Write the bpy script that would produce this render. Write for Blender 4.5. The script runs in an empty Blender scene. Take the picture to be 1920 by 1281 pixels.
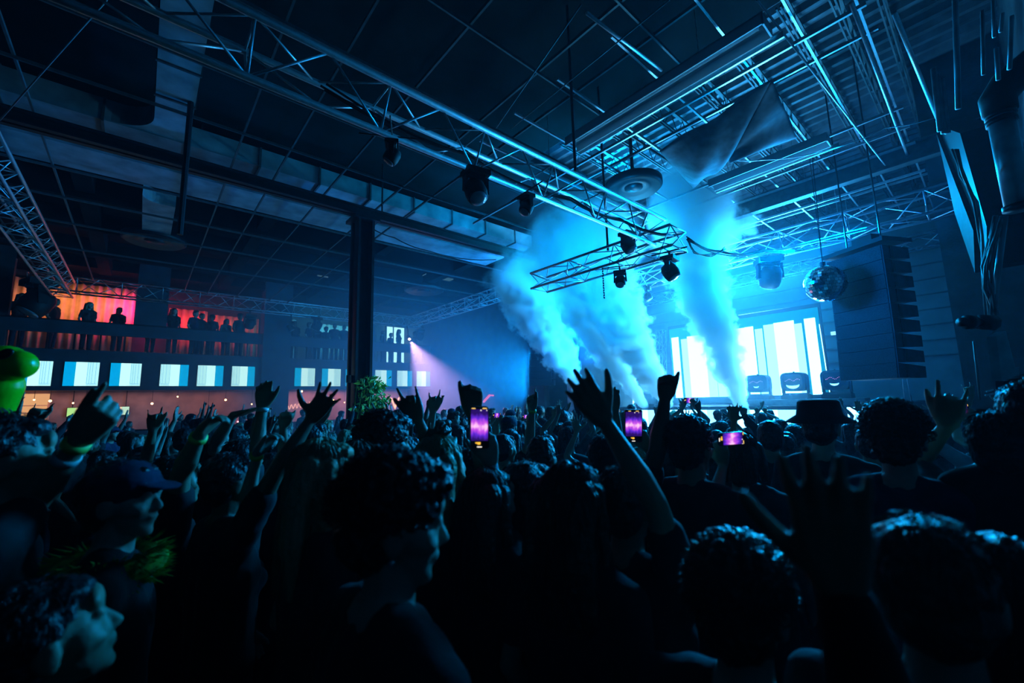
import bpy, bmesh, math, random, os
from mathutils import Vector, Matrix, Euler, noise
R = math.radians
V = Vector
random.seed(7)
scene = bpy.context.scene
COL = scene.collection

# ---------------------------------------------------------------- camera
CAM_Z = 1.95
FPX = 792.5            # focal length in pixels of the 1920 wide frame
YAW, PITCH, ROLL = R(48.75), R(7.92), R(-1.57)
fw = V((math.cos(PITCH)*math.cos(YAW), math.cos(PITCH)*math.sin(YAW), math.sin(PITCH)))
rt = V((math.sin(YAW), -math.cos(YAW), 0))
up = rt.cross(fw)
rt2 = rt*math.cos(ROLL) + up*math.sin(ROLL)
up2 = -rt*math.sin(ROLL) + up*math.cos(ROLL)
CAMP = V((0, 0, CAM_Z))
cam_d = bpy.data.cameras.new('camera')
cam = bpy.data.objects.new('camera', cam_d)
COL.objects.link(cam)
cam.matrix_world = Matrix(((rt2.x, up2.x, -fw.x, 0), (rt2.y, up2.y, -fw.y, 0), (rt2.z, up2.z, -fw.z, CAM_Z), (0, 0, 0, 1)))
cam_d.sensor_width = 36
cam_d.lens = FPX/1920*36
cam_d.clip_start = .05
cam_d.clip_end = 100
cam_d.dof.use_dof = True
cam_d.dof.focus_distance = 6.0
cam_d.dof.aperture_fstop = 1.7
scene.camera = cam

def ray(x, y):
    return rt2*((x-960)/FPX) + up2*(-(y-640.5)/FPX) + fw
def dep(x, y, D): return CAMP + ray(x, y)*D
def onX(x, y, X): d = ray(x, y); return CAMP + d*(X/d.x)
def onY(x, y, Y): d = ray(x, y); return CAMP + d*(Y/d.y)
def onZ(x, y, Z): d = ray(x, y); return CAMP + d*((Z-CAM_Z)/d.z)
def proj(P):
    q = V(P)-CAMP
    z = q.dot(fw)
    return 960+FPX*q.dot(rt2)/z, 640.5-FPX*q.dot(up2)/z, z

# ---------------------------------------------------------------- world, exposure
w = bpy.data.worlds.new('world')
scene.world = w
w.use_nodes = True
w.node_tree.nodes['Background'].inputs[0].default_value = (.01, .05, .12, 1)
w.node_tree.nodes['Background'].inputs[1].default_value = .012
vs = scene.view_settings
vs.view_transform = 'Standard'
vs.look = 'None'
vs.exposure = 0.0
vs.gamma = 1.0
vs.use_curve_mapping = False
cy = scene.cycles
cy.max_bounces = 5
cy.diffuse_bounces = 2
cy.glossy_bounces = 2
cy.transmission_bounces = 2
cy.volume_bounces = 2
cy.transparent_max_bounces = 8
cy.use_adaptive_sampling = True
cy.adaptive_threshold = .04
cy.volume_step_rate = 1.0
cy.volume_max_steps = 96
cy.sample_clamp_indirect = 4
cy.sample_clamp_direct = 0
cy.caustics_reflective = False
cy.caustics_refractive = False

# ---------------------------------------------------------------- lights
def aim(o, loc, target):
    o.location = V(loc)
    o.rotation_euler = (V(target)-V(loc)).to_track_quat('-Z', 'Y').to_euler()
def area(name, loc, target, sx, sy, power, color, spread=180):
    l = bpy.data.lights.new(name, 'AREA')
    l.shape = 'RECTANGLE'; l.size = sx; l.size_y = sy
    l.energy = power; l.color = color; l.spread = R(spread)
    o = bpy.data.objects.new(name, l); COL.objects.link(o); aim(o, loc, target)
    return o
def spot(name, loc, target, power, color, angle, blend=.5, size=.08):
    l = bpy.data.lights.new(name, 'SPOT')
    l.energy = power; l.color = color; l.spot_size = R(angle); l.spot_blend = blend; l.shadow_soft_size = size
    o = bpy.data.objects.new(name, l); COL.objects.link(o); aim(o, loc, target)
    return o
def point(name, loc, power, color, size=.1):
    l = bpy.data.lights.new(name, 'POINT')
    l.energy = power; l.color = color; l.shadow_soft_size = size
    o = bpy.data.objects.new(name, l); COL.objects.link(o); o.location = V(loc)
    return o
PINKLOC = onY(766, 634, 22.35)
CY = (.0, .36, 1.0)
BL = (.0, .22, 1.0)
# unseen blue washes and fills, added to light stage, roof, smoke and crowd
area('stage_wash', (15.6, 5.6, 5.6), (9.5, 6.2, 4.6), 5.5, .5, 1200, (.02, .42, 1), 130)
area('stage_wash_low', (13.2, 6.6, 1.7), (9.0, 7.4, 7.0), 7.0, .5, 850, (.10, .58, 1), 120)
area('stage_back_wash', (17.4, 6.2, 6.1), (18.9, 6.2, 2.5), 6, .5, 200, (.0, .40, 1), 130)
area('side_fill', (13.1, 14.0, 3.0), (3.0, 22.0, 4.0), 4, 2, 1300, (.0, .32, 1))  # added area light, lifts the haze in front of the balcony
area('duct_fill', (12.4, 9.0, 3.4), (4.0, 11.5, 7.2), 1.5, .5, 700, BL, 100)  # added upward light so the ceiling ducts show blue
area('truss_wash', (12.3, 4.0, 5.2), (3.0, 4.0, 4.7), 4.0, .6, 130, BL, 120)
area('roof_wash', (12.8, 3.0, 2.2), (8.5, 2.2, 7.6), 4.0, .5, 110, BL)
area('array_wash', (8.4, 3.4, 4.4), (12.5, .8, 3.6), .8, .4, 90, BL, 120)
spot('smoke_fill', (6.95, 4.5, 3.95), (8.9, 6.8, 5.8), 2400, (.0, .33, 1), 110, .8, .3)
spot('pink_spot', PINKLOC+V((-.12, -.5, -.25)), (9.3, 13.5, .6), 10500, (.95, .45, .85), 26, .8, .06)
area('balcony_orange', (-2.4, 25.2, 7.2), (-2.4, 26.3, 5.2), 3.0, .4, 40, (1, .40, .13))
area('balcony_magenta', (-.6, 25.4, 7.0), (-.8, 26.3, 6.2), .8, .3, 50, (1, .02, .35))
area('balcony_red', (1.6, 25.2, 6.6), (1.6, 26.3, 5.6), 1.4, .3, 26, (1, .05, .10))
area('balcony_rose', (3.2, 25.2, 6.6), (3.2, 26.3, 5.6), 1.4, .3, 7, (1, .25, .25))
area('balcony_cyan', (9.8, 24.8, 6.9), (9.8, 26.4, 5.6), 7.0, .3, 90, (.1, .75, 1))
area('bar_warm', (0, 25.6, 2.75), (0, 25.8, 1.0), 8.0, .8, 34, (1, .42, .34))
area('bar_warm_far', (9.5, 25.6, 2.75), (9.5, 25.8, 1.0), 7.0, .8, 80, (1, .38, .42))
area('crowd_fill', (11.3, 3.2, 5.3), (2.5, 2.2, 1.5), 3.5, .4, 700, (.0, .36, 1), 105)  # added over the crowd to brighten the rims of heads
area('cloud_fill', (12.1, 8.6, 6.0), (9.2, 7.6, 6.6), 1.2, .6, 900, (.0, .42, 1), 120)  # added for the upper smoke cloud, which the stage washes miss
spot('cloud_fill_low', (11.5, 4.4, 5.3), (9.8, 4.5, 6.6), 900, (.0, .42, 1), 100, .8, .3)  # unseen spot filling the cloud above the tall jet
spot('pipe_fill', (4.6, 3.3, 4.2), (4.4, -.3, 3.6), 120, (.0, .34, 1), 80, .8, .1)  # spot added near the truss to brighten the wall pipes
spot('plant_fill', (5.2, 7.4, 4.6), (4.0, 9.6, 1.9), 60, (.5, 1, .6), 30, .8, .1)  # added greenish spot that brightens the leaves
spot('smoke_fill_low', (7.4, 3.4, 3.4), (12.0, 6.8, 3.0), 900, (.0, .38, 1), 80, .8, .3)


# ---------------------------------------------------------------- materials
def mat(name, color, rough=.6, metal=0., spec=.5, noise_amt=0., noise_scale=8., bump=0., bscale=60., coord='Object'):
    m = bpy.data.materials.new(name); m.use_nodes = True
    nt = m.node_tree; b = nt.nodes['Principled BSDF']
    b.inputs['Base Color'].default_value = (*color, 1)
    b.inputs['Roughness'].default_value = rough
    b.inputs['Metallic'].default_value = metal
    b.inputs['Specular IOR Level'].default_value = spec
    if noise_amt or bump:
        tc = nt.nodes.new('ShaderNodeTexCoord')
    if noise_amt:
        n = nt.nodes.new('ShaderNodeTexNoise'); n.inputs['Scale'].default_value = noise_scale; n.inputs['Detail'].default_value = 4
        r = nt.nodes.new('ShaderNodeValToRGB')
        r.color_ramp.elements[0].position = .35; r.color_ramp.elements[1].position = .68
        r.color_ramp.elements[0].color = (*[c*(1-noise_amt) for c in color], 1)
        r.color_ramp.elements[1].color = (*[min(1, c*(1+noise_amt)) for c in color], 1)
        nt.links.new(tc.outputs[coord], n.inputs['Vector']); nt.links.new(n.outputs['Fac'], r.inputs[0]); nt.links.new(r.outputs[0], b.inputs['Base Color'])
    if bump:
        n2 = nt.nodes.new('ShaderNodeTexNoise'); n2.inputs['Scale'].default_value = bscale; n2.inputs['Detail'].default_value = 3
        bp = nt.nodes.new('ShaderNodeBump'); bp.inputs['Strength'].default_value = bump; bp.inputs['Distance'].default_value = .02
        nt.links.new(tc.outputs[coord], n2.inputs['Vector']); nt.links.new(n2.outputs['Fac'], bp.inputs['Height']); nt.links.new(bp.outputs[0], b.inputs['Normal'])
    return m
def emit(name, color, strength):
    m = bpy.data.materials.new(name); m.use_nodes = True
    nt = m.node_tree; nt.nodes.clear()
    e = nt.nodes.new('ShaderNodeEmission'); o = nt.nodes.new('ShaderNodeOutputMaterial')
    e.inputs[0].default_value = (*color, 1); e.inputs[1].default_value = strength
    nt.links.new(e.outputs[0], o.inputs['Surface'])
    return m
M = {}
M['floor'] = mat('dark concrete', (.04, .04, .045), .5, noise_amt=.4, noise_scale=1.5)
M['wall'] = mat('dark painted wall', (.06, .065, .07), .8, noise_amt=.25, noise_scale=2, bump=.2, bscale=20)
M['backwall'] = mat('stage back siding', (.10, .11, .12), .6, noise_amt=.2, noise_scale=1.5)
M['ceil'] = mat('black ceiling panel', (.007, .008, .009), .9, spec=.15, noise_amt=.5, noise_scale=1.3)
M['deck'] = mat('corrugated steel deck', (.12, .13, .15), .45, .3, noise_amt=.35, noise_scale=3)
M['duct'] = mat('galvanised duct', (.34, .36, .38), .55, .2, noise_amt=.3, noise_scale=2.2, bump=.2, bscale=9)
M['alu'] = mat('aluminium truss', (.62, .64, .66), .38, .75, noise_amt=.1, noise_scale=20)
M['steel'] = mat('painted steel', (.10, .105, .11), .5, .4, noise_amt=.2)
M['dark'] = mat('black steel', (.012, .013, .015), .45, .2, noise_amt=.3)
M['black'] = mat('matt black', (.006, .006, .007), .6, noise_amt=.3)
M['gloss'] = mat('gloss black', (.01, .01, .012), .15)
M['rubber'] = mat('cable rubber', (.012, .012, .013), .5)
M['cable'] = mat('grey cable', (.16, .17, .18), .5)
M['fabric'] = mat('dark scrim fabric', (.15, .16, .19), .9, noise_amt=.4, noise_scale=4)
M['pipe'] = mat('grey pipe', (.3, .31, .33), .4, .4, noise_amt=.25, noise_scale=6)
M['balcony'] = mat('balcony fascia', (.06, .07, .09), .7, noise_amt=.2, noise_scale=2)
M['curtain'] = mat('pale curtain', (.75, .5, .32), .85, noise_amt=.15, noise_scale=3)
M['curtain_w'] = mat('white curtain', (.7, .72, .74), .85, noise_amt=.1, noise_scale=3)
M['barwall'] = mat('bar back wall', (.42, .30, .26), .8, noise_amt=.2, noise_scale=2)
M['leaf'] = mat('plastic leaves', (.12, .5, .10), .45, noise_amt=.5, noise_scale=9)
M['balloon'] = mat('green balloon foil', (.02, .62, .01), .25, noise_amt=.06, noise_scale=3)
M['mirror'] = mat('mirror tile', (.75, .78, .8), .06, 1.)
M['spk2'] = mat('dark bulkhead paint', (.02, .022, .026), .8, noise_amt=.4, noise_scale=12)
M['trough'] = mat('white reflector', (.6, .62, .65), .5)
M['lens'] = mat('fixture lens', (.35, .4, .45), .1, .3)
M['band'] = mat('wristband paper', (.75, .8, .78), .5)
M['band_y'] = mat('yellow wristband', (.55, .75, .12), .5)

# ---------------------------------------------------------------- mesh builder
class MB:
    def __init__(s): s.v = []; s.f = []; s.mi = []; s.cur = 0
    def add(s, vs_, fs_):
        n = len(s.v); s.v += [tuple(q) for q in vs_]
        for f in fs_: s.f.append(tuple(n+i for i in f)); s.mi.append(s.cur)
    def box(s, c, size, rot=None, taper=1.):
        hx, hy, hz = size[0]/2, size[1]/2, size[2]/2
        p = [V((a*hx*(taper if k > 0 else 1), b*hy*(taper if k > 0 else 1), k*hz)) for k in (-1, 1) for b in (-1, 1) for a in (-1, 1)]
        if rot is not None: p = [rot @ q for q in p]
        c = V(c)
        s.add([q+c for q in p], [(0, 2, 3, 1), (4, 5, 7, 6), (0, 1, 5, 4), (2, 6, 7, 3), (0, 4, 6, 2), (1, 3, 7, 5)])
        return s
    def bounds(s, a, b):
        return s.box([(a[i]+b[i])/2 for i in range(3)], [abs(b[i]-a[i]) for i in range(3)])
    def beam(s, a, b, w_, h_, upv=(0, 0, 1)):
        a, b = V(a), V(b); d = (b-a); L = d.length; d.normalize()
        u = V(upv); sd = d.cross(u)
        if sd.length < 1e-4: sd = d.cross(V((1, 0, 0)))
        sd.normalize(); u = sd.cross(d)
        rot = Matrix((d, sd, u)).transposed()
        return s.box((a+b)/2, (L, w_, h_), rot)
    def tube(s, pts, r, n=8, caps=True):
        pts = [V(p) for p in pts]
        rs = r if isinstance(r, (list, tuple)) else [r]*len(pts)
        rings = []; prev = None
        for i, p in enumerate(pts):
            t = (pts[min(i+1, len(pts)-1)]-pts[max(i-1, 0)]).normalized()
            if prev is None:
                a = t.orthogonal().normalized()
            else:
                a = prev - t*prev.dot(t)
                a = a.normalized() if a.length > 1e-5 else t.orthogonal().normalized()
            prev = a; b = t.cross(a)
            rings.append([p+(a*math.cos(2*math.pi*k/n)+b*math.sin(2*math.pi*k/n))*rs[i] for k in range(n)])
        vs_ = [q for rg in rings for q in rg]
        fs_ = [(i*n+k, i*n+(k+1) % n, (i+1)*n+(k+1) % n, (i+1)*n+k) for i in range(len(pts)-1) for k in range(n)]
        if caps:
            fs_.append(tuple(range(n))[::-1]); fs_.append(tuple((len(pts)-1)*n+k for k in range(n)))
        s.add(vs_, fs_); return s
    def ball(s, c, r, nu=12, nv=8, rot=None):
        c = V(c); r = V((r, r, r)) if not isinstance(r, (tuple, list, Vector)) else V(r)
        vs_ = []; fs_ = []
        for j in range(1, nv):
            th = math.pi*j/nv
            for i in range(nu):
                ph = 2*math.pi*i/nu
                q = V((r.x*math.sin(th)*math.cos(ph), r.y*math.sin(th)*math.sin(ph), r.z*math.cos(th)))
                vs_.append(c+(rot @ q if rot is not None else q))
        for e in (r.z, -r.z):
            q = V((0, 0, e)); vs_.append(c+(rot @ q if rot is not None else q))
        t, bt = len(vs_)-2, len(vs_)-1
        for j in range(nv-2):
            for i in range(nu):
                fs_.append((j*nu+i, (j+1)*nu+i, (j+1)*nu+(i+1) % nu, j*nu+(i+1) % nu))
        for i in range(nu):
            fs_.append((t, i, (i+1) % nu)); fs_.append((bt, (nv-2)*nu+(i+1) % nu, (nv-2)*nu+i))
        s.add(vs_, fs_); return s
    def lathe(s, prof, c=(0, 0, 0), n=24, rot=None):
        c = V(c); vs_ = []; fs_ = []
        for (rr, z) in prof:
            for k in range(n):
                q = V((rr*math.cos(2*math.pi*k/n), rr*math.sin(2*math.pi*k/n), z))
                vs_.append(c+(rot @ q if rot is not None else q))
        for i in range(len(prof)-1):
            for k in range(n): fs_.append((i*n+k, i*n+(k+1) % n, (i+1)*n+(k+1) % n, (i+1)*n+k))
        fs_.append(tuple(range(n))[::-1]); fs_.append(tuple((len(prof)-1)*n+k for k in range(n)))
        s.add(vs_, fs_); return s
    def prism(s, poly, ext):
        n = len(poly); ext = V(ext); p = [V(q) for q in poly]
        s.add(p+[q+ext for q in p], [tuple(range(n))[::-1], tuple(range(n, 2*n))]+[(i, (i+1) % n, n+(i+1) % n, n+i) for i in range(n)])
        return s
    def build(s, name, m, parent=None, smooth=False, rel=None):
        me = bpy.data.meshes.new(name)
        off = V(rel) if rel is not None else V((0, 0, 0))
        me.from_pydata([V(q)-off for q in s.v] if rel is not None else s.v, [], s.f)
        ms = m if isinstance(m, (list, tuple)) else [m]
        for k in ms: me.materials.append(k)
        if len(ms) > 1:
            for p, i in zip(me.polygons, s.mi): p.material_index = i
        me.validate(); me.update()
        bm = bmesh.new(); bm.from_mesh(me); bmesh.ops.recalc_face_normals(bm, faces=bm.faces); bm.to_mesh(me); bm.free()
        if smooth: me.polygons.foreach_set('use_smooth', [True]*len(me.polygons))
        o = bpy.data.objects.new(name, me); COL.objects.link(o)
        if parent is not None: o.parent = parent
        elif rel is not None: o.location = off
        return o
def tag(o, label=None, cat=None, group=None, kind=None):
    if label: o['label'] = label
    if cat: o['category'] = cat
    if group: o['group'] = group
    if kind: o['kind'] = kind
    return o
def thing(name, label, cat, loc=(0, 0, 0), group=None, rot=None):
    o = bpy.data.objects.new(name, None); COL.objects.link(o); o.location = V(loc)
    o.empty_display_size = .1
    if rot is not None: o.rotation_euler = rot
    return tag(o, label, cat, group)
def struct(name, mb, m, label):
    o = mb.build(name, m); o['kind'] = 'structure'; o['label'] = label; return o
def copy_tree(o, parent=None):
    c = o.copy(); COL.objects.link(c)
    if parent is not None: c.parent = parent
    for ch in list(o.children): copy_tree(ch, c)
    return c
def catenary(a, b, sag, n=10, wob=0., seed=0):
    a, b = V(a), V(b); rd = random.Random(seed); out = []
    for i in range(n+1):
        t = i/n; p = a.lerp(b, t); p.z -= sag*4*t*(1-t)
        if wob and 0 < i < n: p += V((rd.uniform(-wob, wob), rd.uniform(-wob, wob), rd.uniform(-wob, wob)))
        out.append(p)
    return out

# ================================================================ the setting
XB = 13.6      # wall beside the stage (plane X = XB)
YB = 23.29     # balcony front (plane Y = YB)
HC = 8.1
struct('floor', MB().bounds((-9, -3, -.1), (19.5, 27.2, 0)), M['floor'], 'dark concrete floor of the hall under the crowd')
struct('ceiling', MB().bounds((-9, -3, HC), (7.2, 7.3, HC+.15)).bounds((-9, 7.3, HC), (3.6, 27.2, HC+.15)), M['ceil'], 'black panelled ceiling above the balcony side of the hall')
struct('ceiling_middle', MB().bounds((3.6, 7.3, HC), (XB, 27.2, HC+.15)), M['ceil'], 'black panelled ceiling in front of the stage side wall')
# corrugated roof deck over the open part
mb = MB()
nx = 150
prof = []
for i in range(nx):
    x = 7.2 + (19.5-7.2)*i/(nx-1)
    prof.append((x, 8.75+(.045 if i % 4 in (1, 2) else -.045)))
for (x, z), (x2, z2) in zip(prof, prof[1:]):
    n = len(mb.v)
    mb.v += [(x, -3, z), (x2, -3, z2), (x2, 13, z2), (x, 13, z), (x, -3, z+.03), (x2, -3, z2+.03), (x2, 13, z2+.03), (x, 13, z+.03)]
    mb.f += [(n, n+3, n+2, n+1), (n+4, n+5, n+6, n+7)]; mb.mi += [0, 0]
struct('ceiling_deck', mb, M['deck'], 'corrugated steel roof deck above the open joists by the stage')
struct('wall_balcony', MB().bounds((-9, 27.0, 0), (XB+.3, 27.2, HC)), M['wall'], 'dark wall behind the balcony and bar')
struct('wall_stage_side', MB().bounds((XB, 13.4, 0), (XB+.3, 27.0, HC)), M['wall'], 'dark wall between the balcony and the stage')
struct('wall_stage_back', MB().bounds((19.2, -1, 0), (19.4, 16, 9)).bounds((XB+.3, 15.8, 0), (19.4, 16, 9)), M['backwall'], 'back wall of the stage behind the screen')
mb = MB()
for k in range(12):
    mb.bounds((19.13, -1, 3.0+k*.5), (19.2, 15.8, 3.04+k*.5))
struct('trim_siding', mb, M['wall'], 'horizontal seams on the wall behind the stage')
struct('wall_right', MB().bounds((12.2, .15, 0), (19.2, .45, 9)).bounds((-9, -1.0, 0), (12.2, -.8, 9)).bounds((12.0, -.8, 0), (12.2, .45, 9)), M['wall'], 'dark wall beside the pipes and cables')

# ---- balcony
mb = MB()
mb.bounds((-9, YB, 2.78), (XB, YB+.22, 4.35))
struct('wall_balcony_fascia', mb, M['balcony'], 'dark balcony fascia carrying the row of screens')
struct('ceiling_under_balcony', MB().bounds((-9, YB+.22, 2.86), (XB, 27, 2.95)), M['barwall'], 'low ceiling of the bar under the balcony')
struct('floor_balcony', MB().bounds((-9, YB+.22, 4.2), (XB, 27, 4.35)), M['floor'], 'balcony floor above the bar')
rail = thing('balcony_railing', 'dark balcony railing with a solid top band above the row of screens', 'railing', (2, YB, 4.35))
MB().bounds((-9, YB+.02, 4.98), (XB, YB+.14, 5.47)).build('rail_band', M['balcony'], rail, rel=(2, YB, 4.35))
MB().bounds((-9, YB, 5.45), (XB, YB+.2, 5.5)).build('handrail', M['dark'], rail, rel=(2, YB, 4.35))
for i in range(31):
    x = -8.6+i*.72
    MB().bounds((x, YB+.05, 4.35), (x+.05, YB+.1, 4.98)).build('baluster', M['dark'], rail, rel=(2, YB, 4.35))
# columns along the balcony front
struct('pillar_balcony', MB().bounds((-.42, YB-.08, 5.5), (.62, YB+.5, HC)), M['balcony'], 'dark square column above the balcony rail between orange curtains')
struct('pillar_balcony_large', MB().bounds((4.28, YB-.18, 0), (5.5, YB+.7, HC)), M['balcony'], 'broad dark column from the bar up through the balcony')
struct('pillar_balcony_middle', MB().bounds((9.3, YB-.1, 0), (9.9, YB+.5, HC)), M['balcony'], 'dark column of the balcony behind the steel pillar')
struct('wall_balcony_header', MB().bounds((-9, YB+.1, 7.7), (XB, YB+.4, HC)), M['ceil'], 'dark header over the balcony opening')
struct('wall_balcony_end', MB().bounds((-9, YB+.05, 4.35), (-3.85, YB+.35, HC)).bounds((-9, YB+.02, 0), (-4.6, YB+.3, 2.8)), M['wall'], 'dark wall at the end of the balcony behind the green balloon')
# curtains at the back of the balcony
def curtain(x0, x1, m, label, Y=26.3, z0=4.36, z1=7.6, amp=.06, per=.28, rd=0):
    mb = MB(); n = int((x1-x0)/.045)
    rr = random.Random(rd)
    for i in range(n):
        for j, z in enumerate((z0, (z0+z1)/2, z1)):
            pass
    vs_ = []; fs_ = []
    for i in range(n+1):
        x = x0+(x1-x0)*i/n
        y = Y+amp*math.sin(2*math.pi*x/per+.7*math.sin(x*3.1))*(1+.2*math.sin(x*7))
        for z in (z0, z1): vs_.append((x, y, z)); vs_.append((x, y+.012, z))
    for i in range(n):
        a = i*4; b = a+4
        fs_ += [(a, a+2, b+2, b), (a+1, b+1, b+3, a+3), (a, b, b+1, a+1), (a+2, a+3, b+3, b+2)]
    mb.add(vs_, fs_)
    c = mb.build('curtain', m, None, True, rel=((x0+x1)/2, Y, z0))
    return tag(c, label, 'curtain')
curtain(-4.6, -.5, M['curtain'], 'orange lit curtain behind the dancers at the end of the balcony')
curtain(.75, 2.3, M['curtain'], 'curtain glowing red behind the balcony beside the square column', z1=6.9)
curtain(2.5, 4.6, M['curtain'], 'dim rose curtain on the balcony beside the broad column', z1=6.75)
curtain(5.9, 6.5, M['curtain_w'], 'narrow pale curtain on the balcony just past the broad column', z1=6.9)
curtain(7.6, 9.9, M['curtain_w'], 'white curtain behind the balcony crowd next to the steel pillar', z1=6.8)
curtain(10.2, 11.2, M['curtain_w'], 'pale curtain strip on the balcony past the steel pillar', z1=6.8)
# bright window at the balcony corner
wd = thing('window_1', None, None, (12.9, 26.8, 5.0)); wd['kind'] = 'structure'; wd['label'] = 'bright window in the corner of the balcony beside the pink spotlight'
MB().bounds((12.2, 26.85, 4.6), (XB-.05, 26.95, 7.2)).build('window_pane', emit('window light', (.35, .85, 1), 1.8), wd, rel=(12.9, 26.8, 5.0))
MB().bounds((12.15, 26.78, 4.55), (12.25, 26.86, 7.2)).bounds((12.7, 26.78, 4.55), (12.76, 26.86, 7.2)).bounds((12.15, 26.78, 7.15), (XB, 26.86, 7.25)).build('window_frame', M['dark'], wd, rel=(12.9, 26.8, 5.0))

# ---- the row of screens on the fascia
SC_W = emit('screen pale', (.50, .96, 1), 1.25)
SC_B = emit('screen blue', (.0, .42, .85), .95)
SC_L = emit('screen pale lines', (.42, .88, .95), 1.15)
def px_screen(i, x0, x1, side):
    t = tag(bpy.data.objects.new('screen', None), f'{ORD[i]} lit screen of the row on the balcony fascia, {["blue strip before the white","blue strip after the white"][side]}', 'screen', 'screens along the balcony fascia')
    COL.objects.link(t); t.location = (x0, YB, 2.95)
    z0, z1 = 2.95, 3.87; Y = YB-.05
    c = MB(); c.bounds((x0-.01, Y+.01, z0-.01), (x1+.01, YB, z1+.01)); c.build('casing', M['black'], t, rel=(x0, YB, 2.95))
    wth = x1-x0
    mb = MB()
    cuts = [(0, .32, 1), (.32, .65, 0), (.65, 1, 2)] if side == 0 else [(0, .34, 2), (.34, .68, 0), (.68, 1, 1)]
    for a, b, k in cuts:
        mb.cur = k
        mb.add([(x0+wth*a, Y, z0), (x0+wth*b, Y, z0), (x0+wth*b, Y, z1), (x0+wth*a, Y, z1)], [(0, 1, 2, 3)])
    ln = [.66, .73, .80, .9] if side == 0 else [.02, .09, .2, .33]
    mb.cur = 1
    for a in ln:
        mb.add([(x0+wth*a, Y-.003, z0+.1), (x0+wth*a+.008, Y-.003, z0+.1), (x0+wth*a+.008, Y-.003, z1), (x0+wth*a, Y-.003, z1)], [(0, 1, 2, 3)])
    a0 = ln[0]
    for zz in (z0+.06, z0+.09):
        mb.add([(x0+wth*a0, Y-.003, zz), (x0+wth*(a0+.3), Y-.003, zz), (x0+wth*(a0+.3), Y-.003, zz+.008), (x0+wth*a0, Y-.003, zz+.008)], [(0, 1, 2, 3)])
    mb.build('display', [SC_W, SC_B, SC_L], t, rel=(x0, YB, 2.95))
ORD = ['first', 'second', 'third', 'fourth', 'fifth', 'sixth', 'seventh', 'eighth', 'ninth', 'tenth', 'eleventh', 'twelfth']
for i, (a, b, s_) in enumerate([(-3.45, -2.57, 0), (-2.27, -1.31, 0), (-.99, -.06, 0), (.55, 1.5, 1), (1.82, 2.77, 1), (3.1, 4.02, 1), (5.77, 6.73, 0), (7.08, 8.04, 0), (8.3, 9.25, 0), (9.97, 10.97, 1), (11.31, 12.28, 1), (12.58, 13.52, 1)]):
    px_screen(i, a, b, s_)

# ---- bar below the balcony
bar = thing('bar_counter', 'long dark bar counter in the warm light under the balcony', 'bar counter', (1, 25.0, 0))
MB().bounds((-4.4, 24.8, 0), (4.0, 25.3, 1.08)).bounds((5.8, 24.8, 0), (12.8, 25.3, 1.08)).build('counter_front', M['balcony'], bar, rel=(1, 25, 0))
MB().bounds((-4.45, 24.72, 1.08), (4.05, 25.38, 1.14)).bounds((5.75, 24.72, 1.08), (12.85, 25.38, 1.14)).build('countertop', M['gloss'], bar, rel=(1, 25, 0))
struct('wall_bar', MB().bounds((-9, 26.4, 0), (XB, 26.5, 2.86)), M['barwall'], 'warm coloured back wall of the bar')
shelf = thing('back_bar_shelf', 'lit shelf unit with rows of bottles under the balloon end of the balcony', 'shelf', (-3.6, 26.2, 0))
mb = MB()
for z in (1.3, 1.62, 1.95, 2.25): mb.bounds((-4.4, 26.1, z), (-2.9, 26.38, z+.03))
mb.bounds((-4.45, 26.1, 0), (-4.4, 26.38, 2.5)).bounds((-2.9, 26.1, 0), (-2.85, 26.38, 2.5))
mb.build('shelf_boards', M['curtain'], shelf, rel=(-3.6, 26.2, 0))
MB().bounds((-4.4, 26.34, 1.2), (-2.9, 26.38, 2.75)).build('lit_back_panel', emit('bar shelf light', (1, .50, .22), .75), shelf, rel=(-3.6, 26.2, 0))
bot = MB().lathe([(.035, 0), (.037, .02), (.037, .15), (.014, .2), (.014, .26)], n=8)
for i in range(9):
    o = bot.build('bottle', M['barwall'] if i % 2 else M['leaf'], None, True) if i == 0 else o.copy()
    if i: COL.objects.link(o)
    o.location = (-4.25+i*.15, 26.2, 1.65)
    tag(o, 'small bottle on the lit shelf at the balloon end of the bar', 'bottle', 'bottles on the lit bar shelf')
sg = thing('menu_board', 'wide glowing menu board in pale yellow and green above the bar', 'menu board', (-1.4, 26.3, 2.0))
MB().bounds((-2.35, 26.28, 1.76), (-.35, 26.34, 2.16)).build('board_frame', M['black'], sg, rel=(-1.4, 26.3, 2.0))
mb = MB()
cols = [(.5, .9, .3), (.9, .85, .4), (1, .75, .5), (.6, .9, .7)]
for k in range(8):
    mb.cur = k % 4
    mb.bounds((-2.33+k*.246, 26.26, 1.78), (-2.33+(k+1)*.246, 26.28, 2.14))
MB().bounds((-2.2, 26.3, 2.1), (-2.17, 26.33, 2.86)).build('hanger_rod', M['black'], sg, rel=(-1.4, 26.3, 2.0)); MB().bounds((-.5, 26.3, 2.1), (-.47, 26.33, 2.86)).build('hanger_rod', M['black'], sg, rel=(-1.4, 26.3, 2.0))
mb.build('lit_panel', [emit('menu %d' % k, c, .9) for k, c in enumerate(cols)], sg, rel=(-1.4, 26.3, 2.0))
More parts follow.
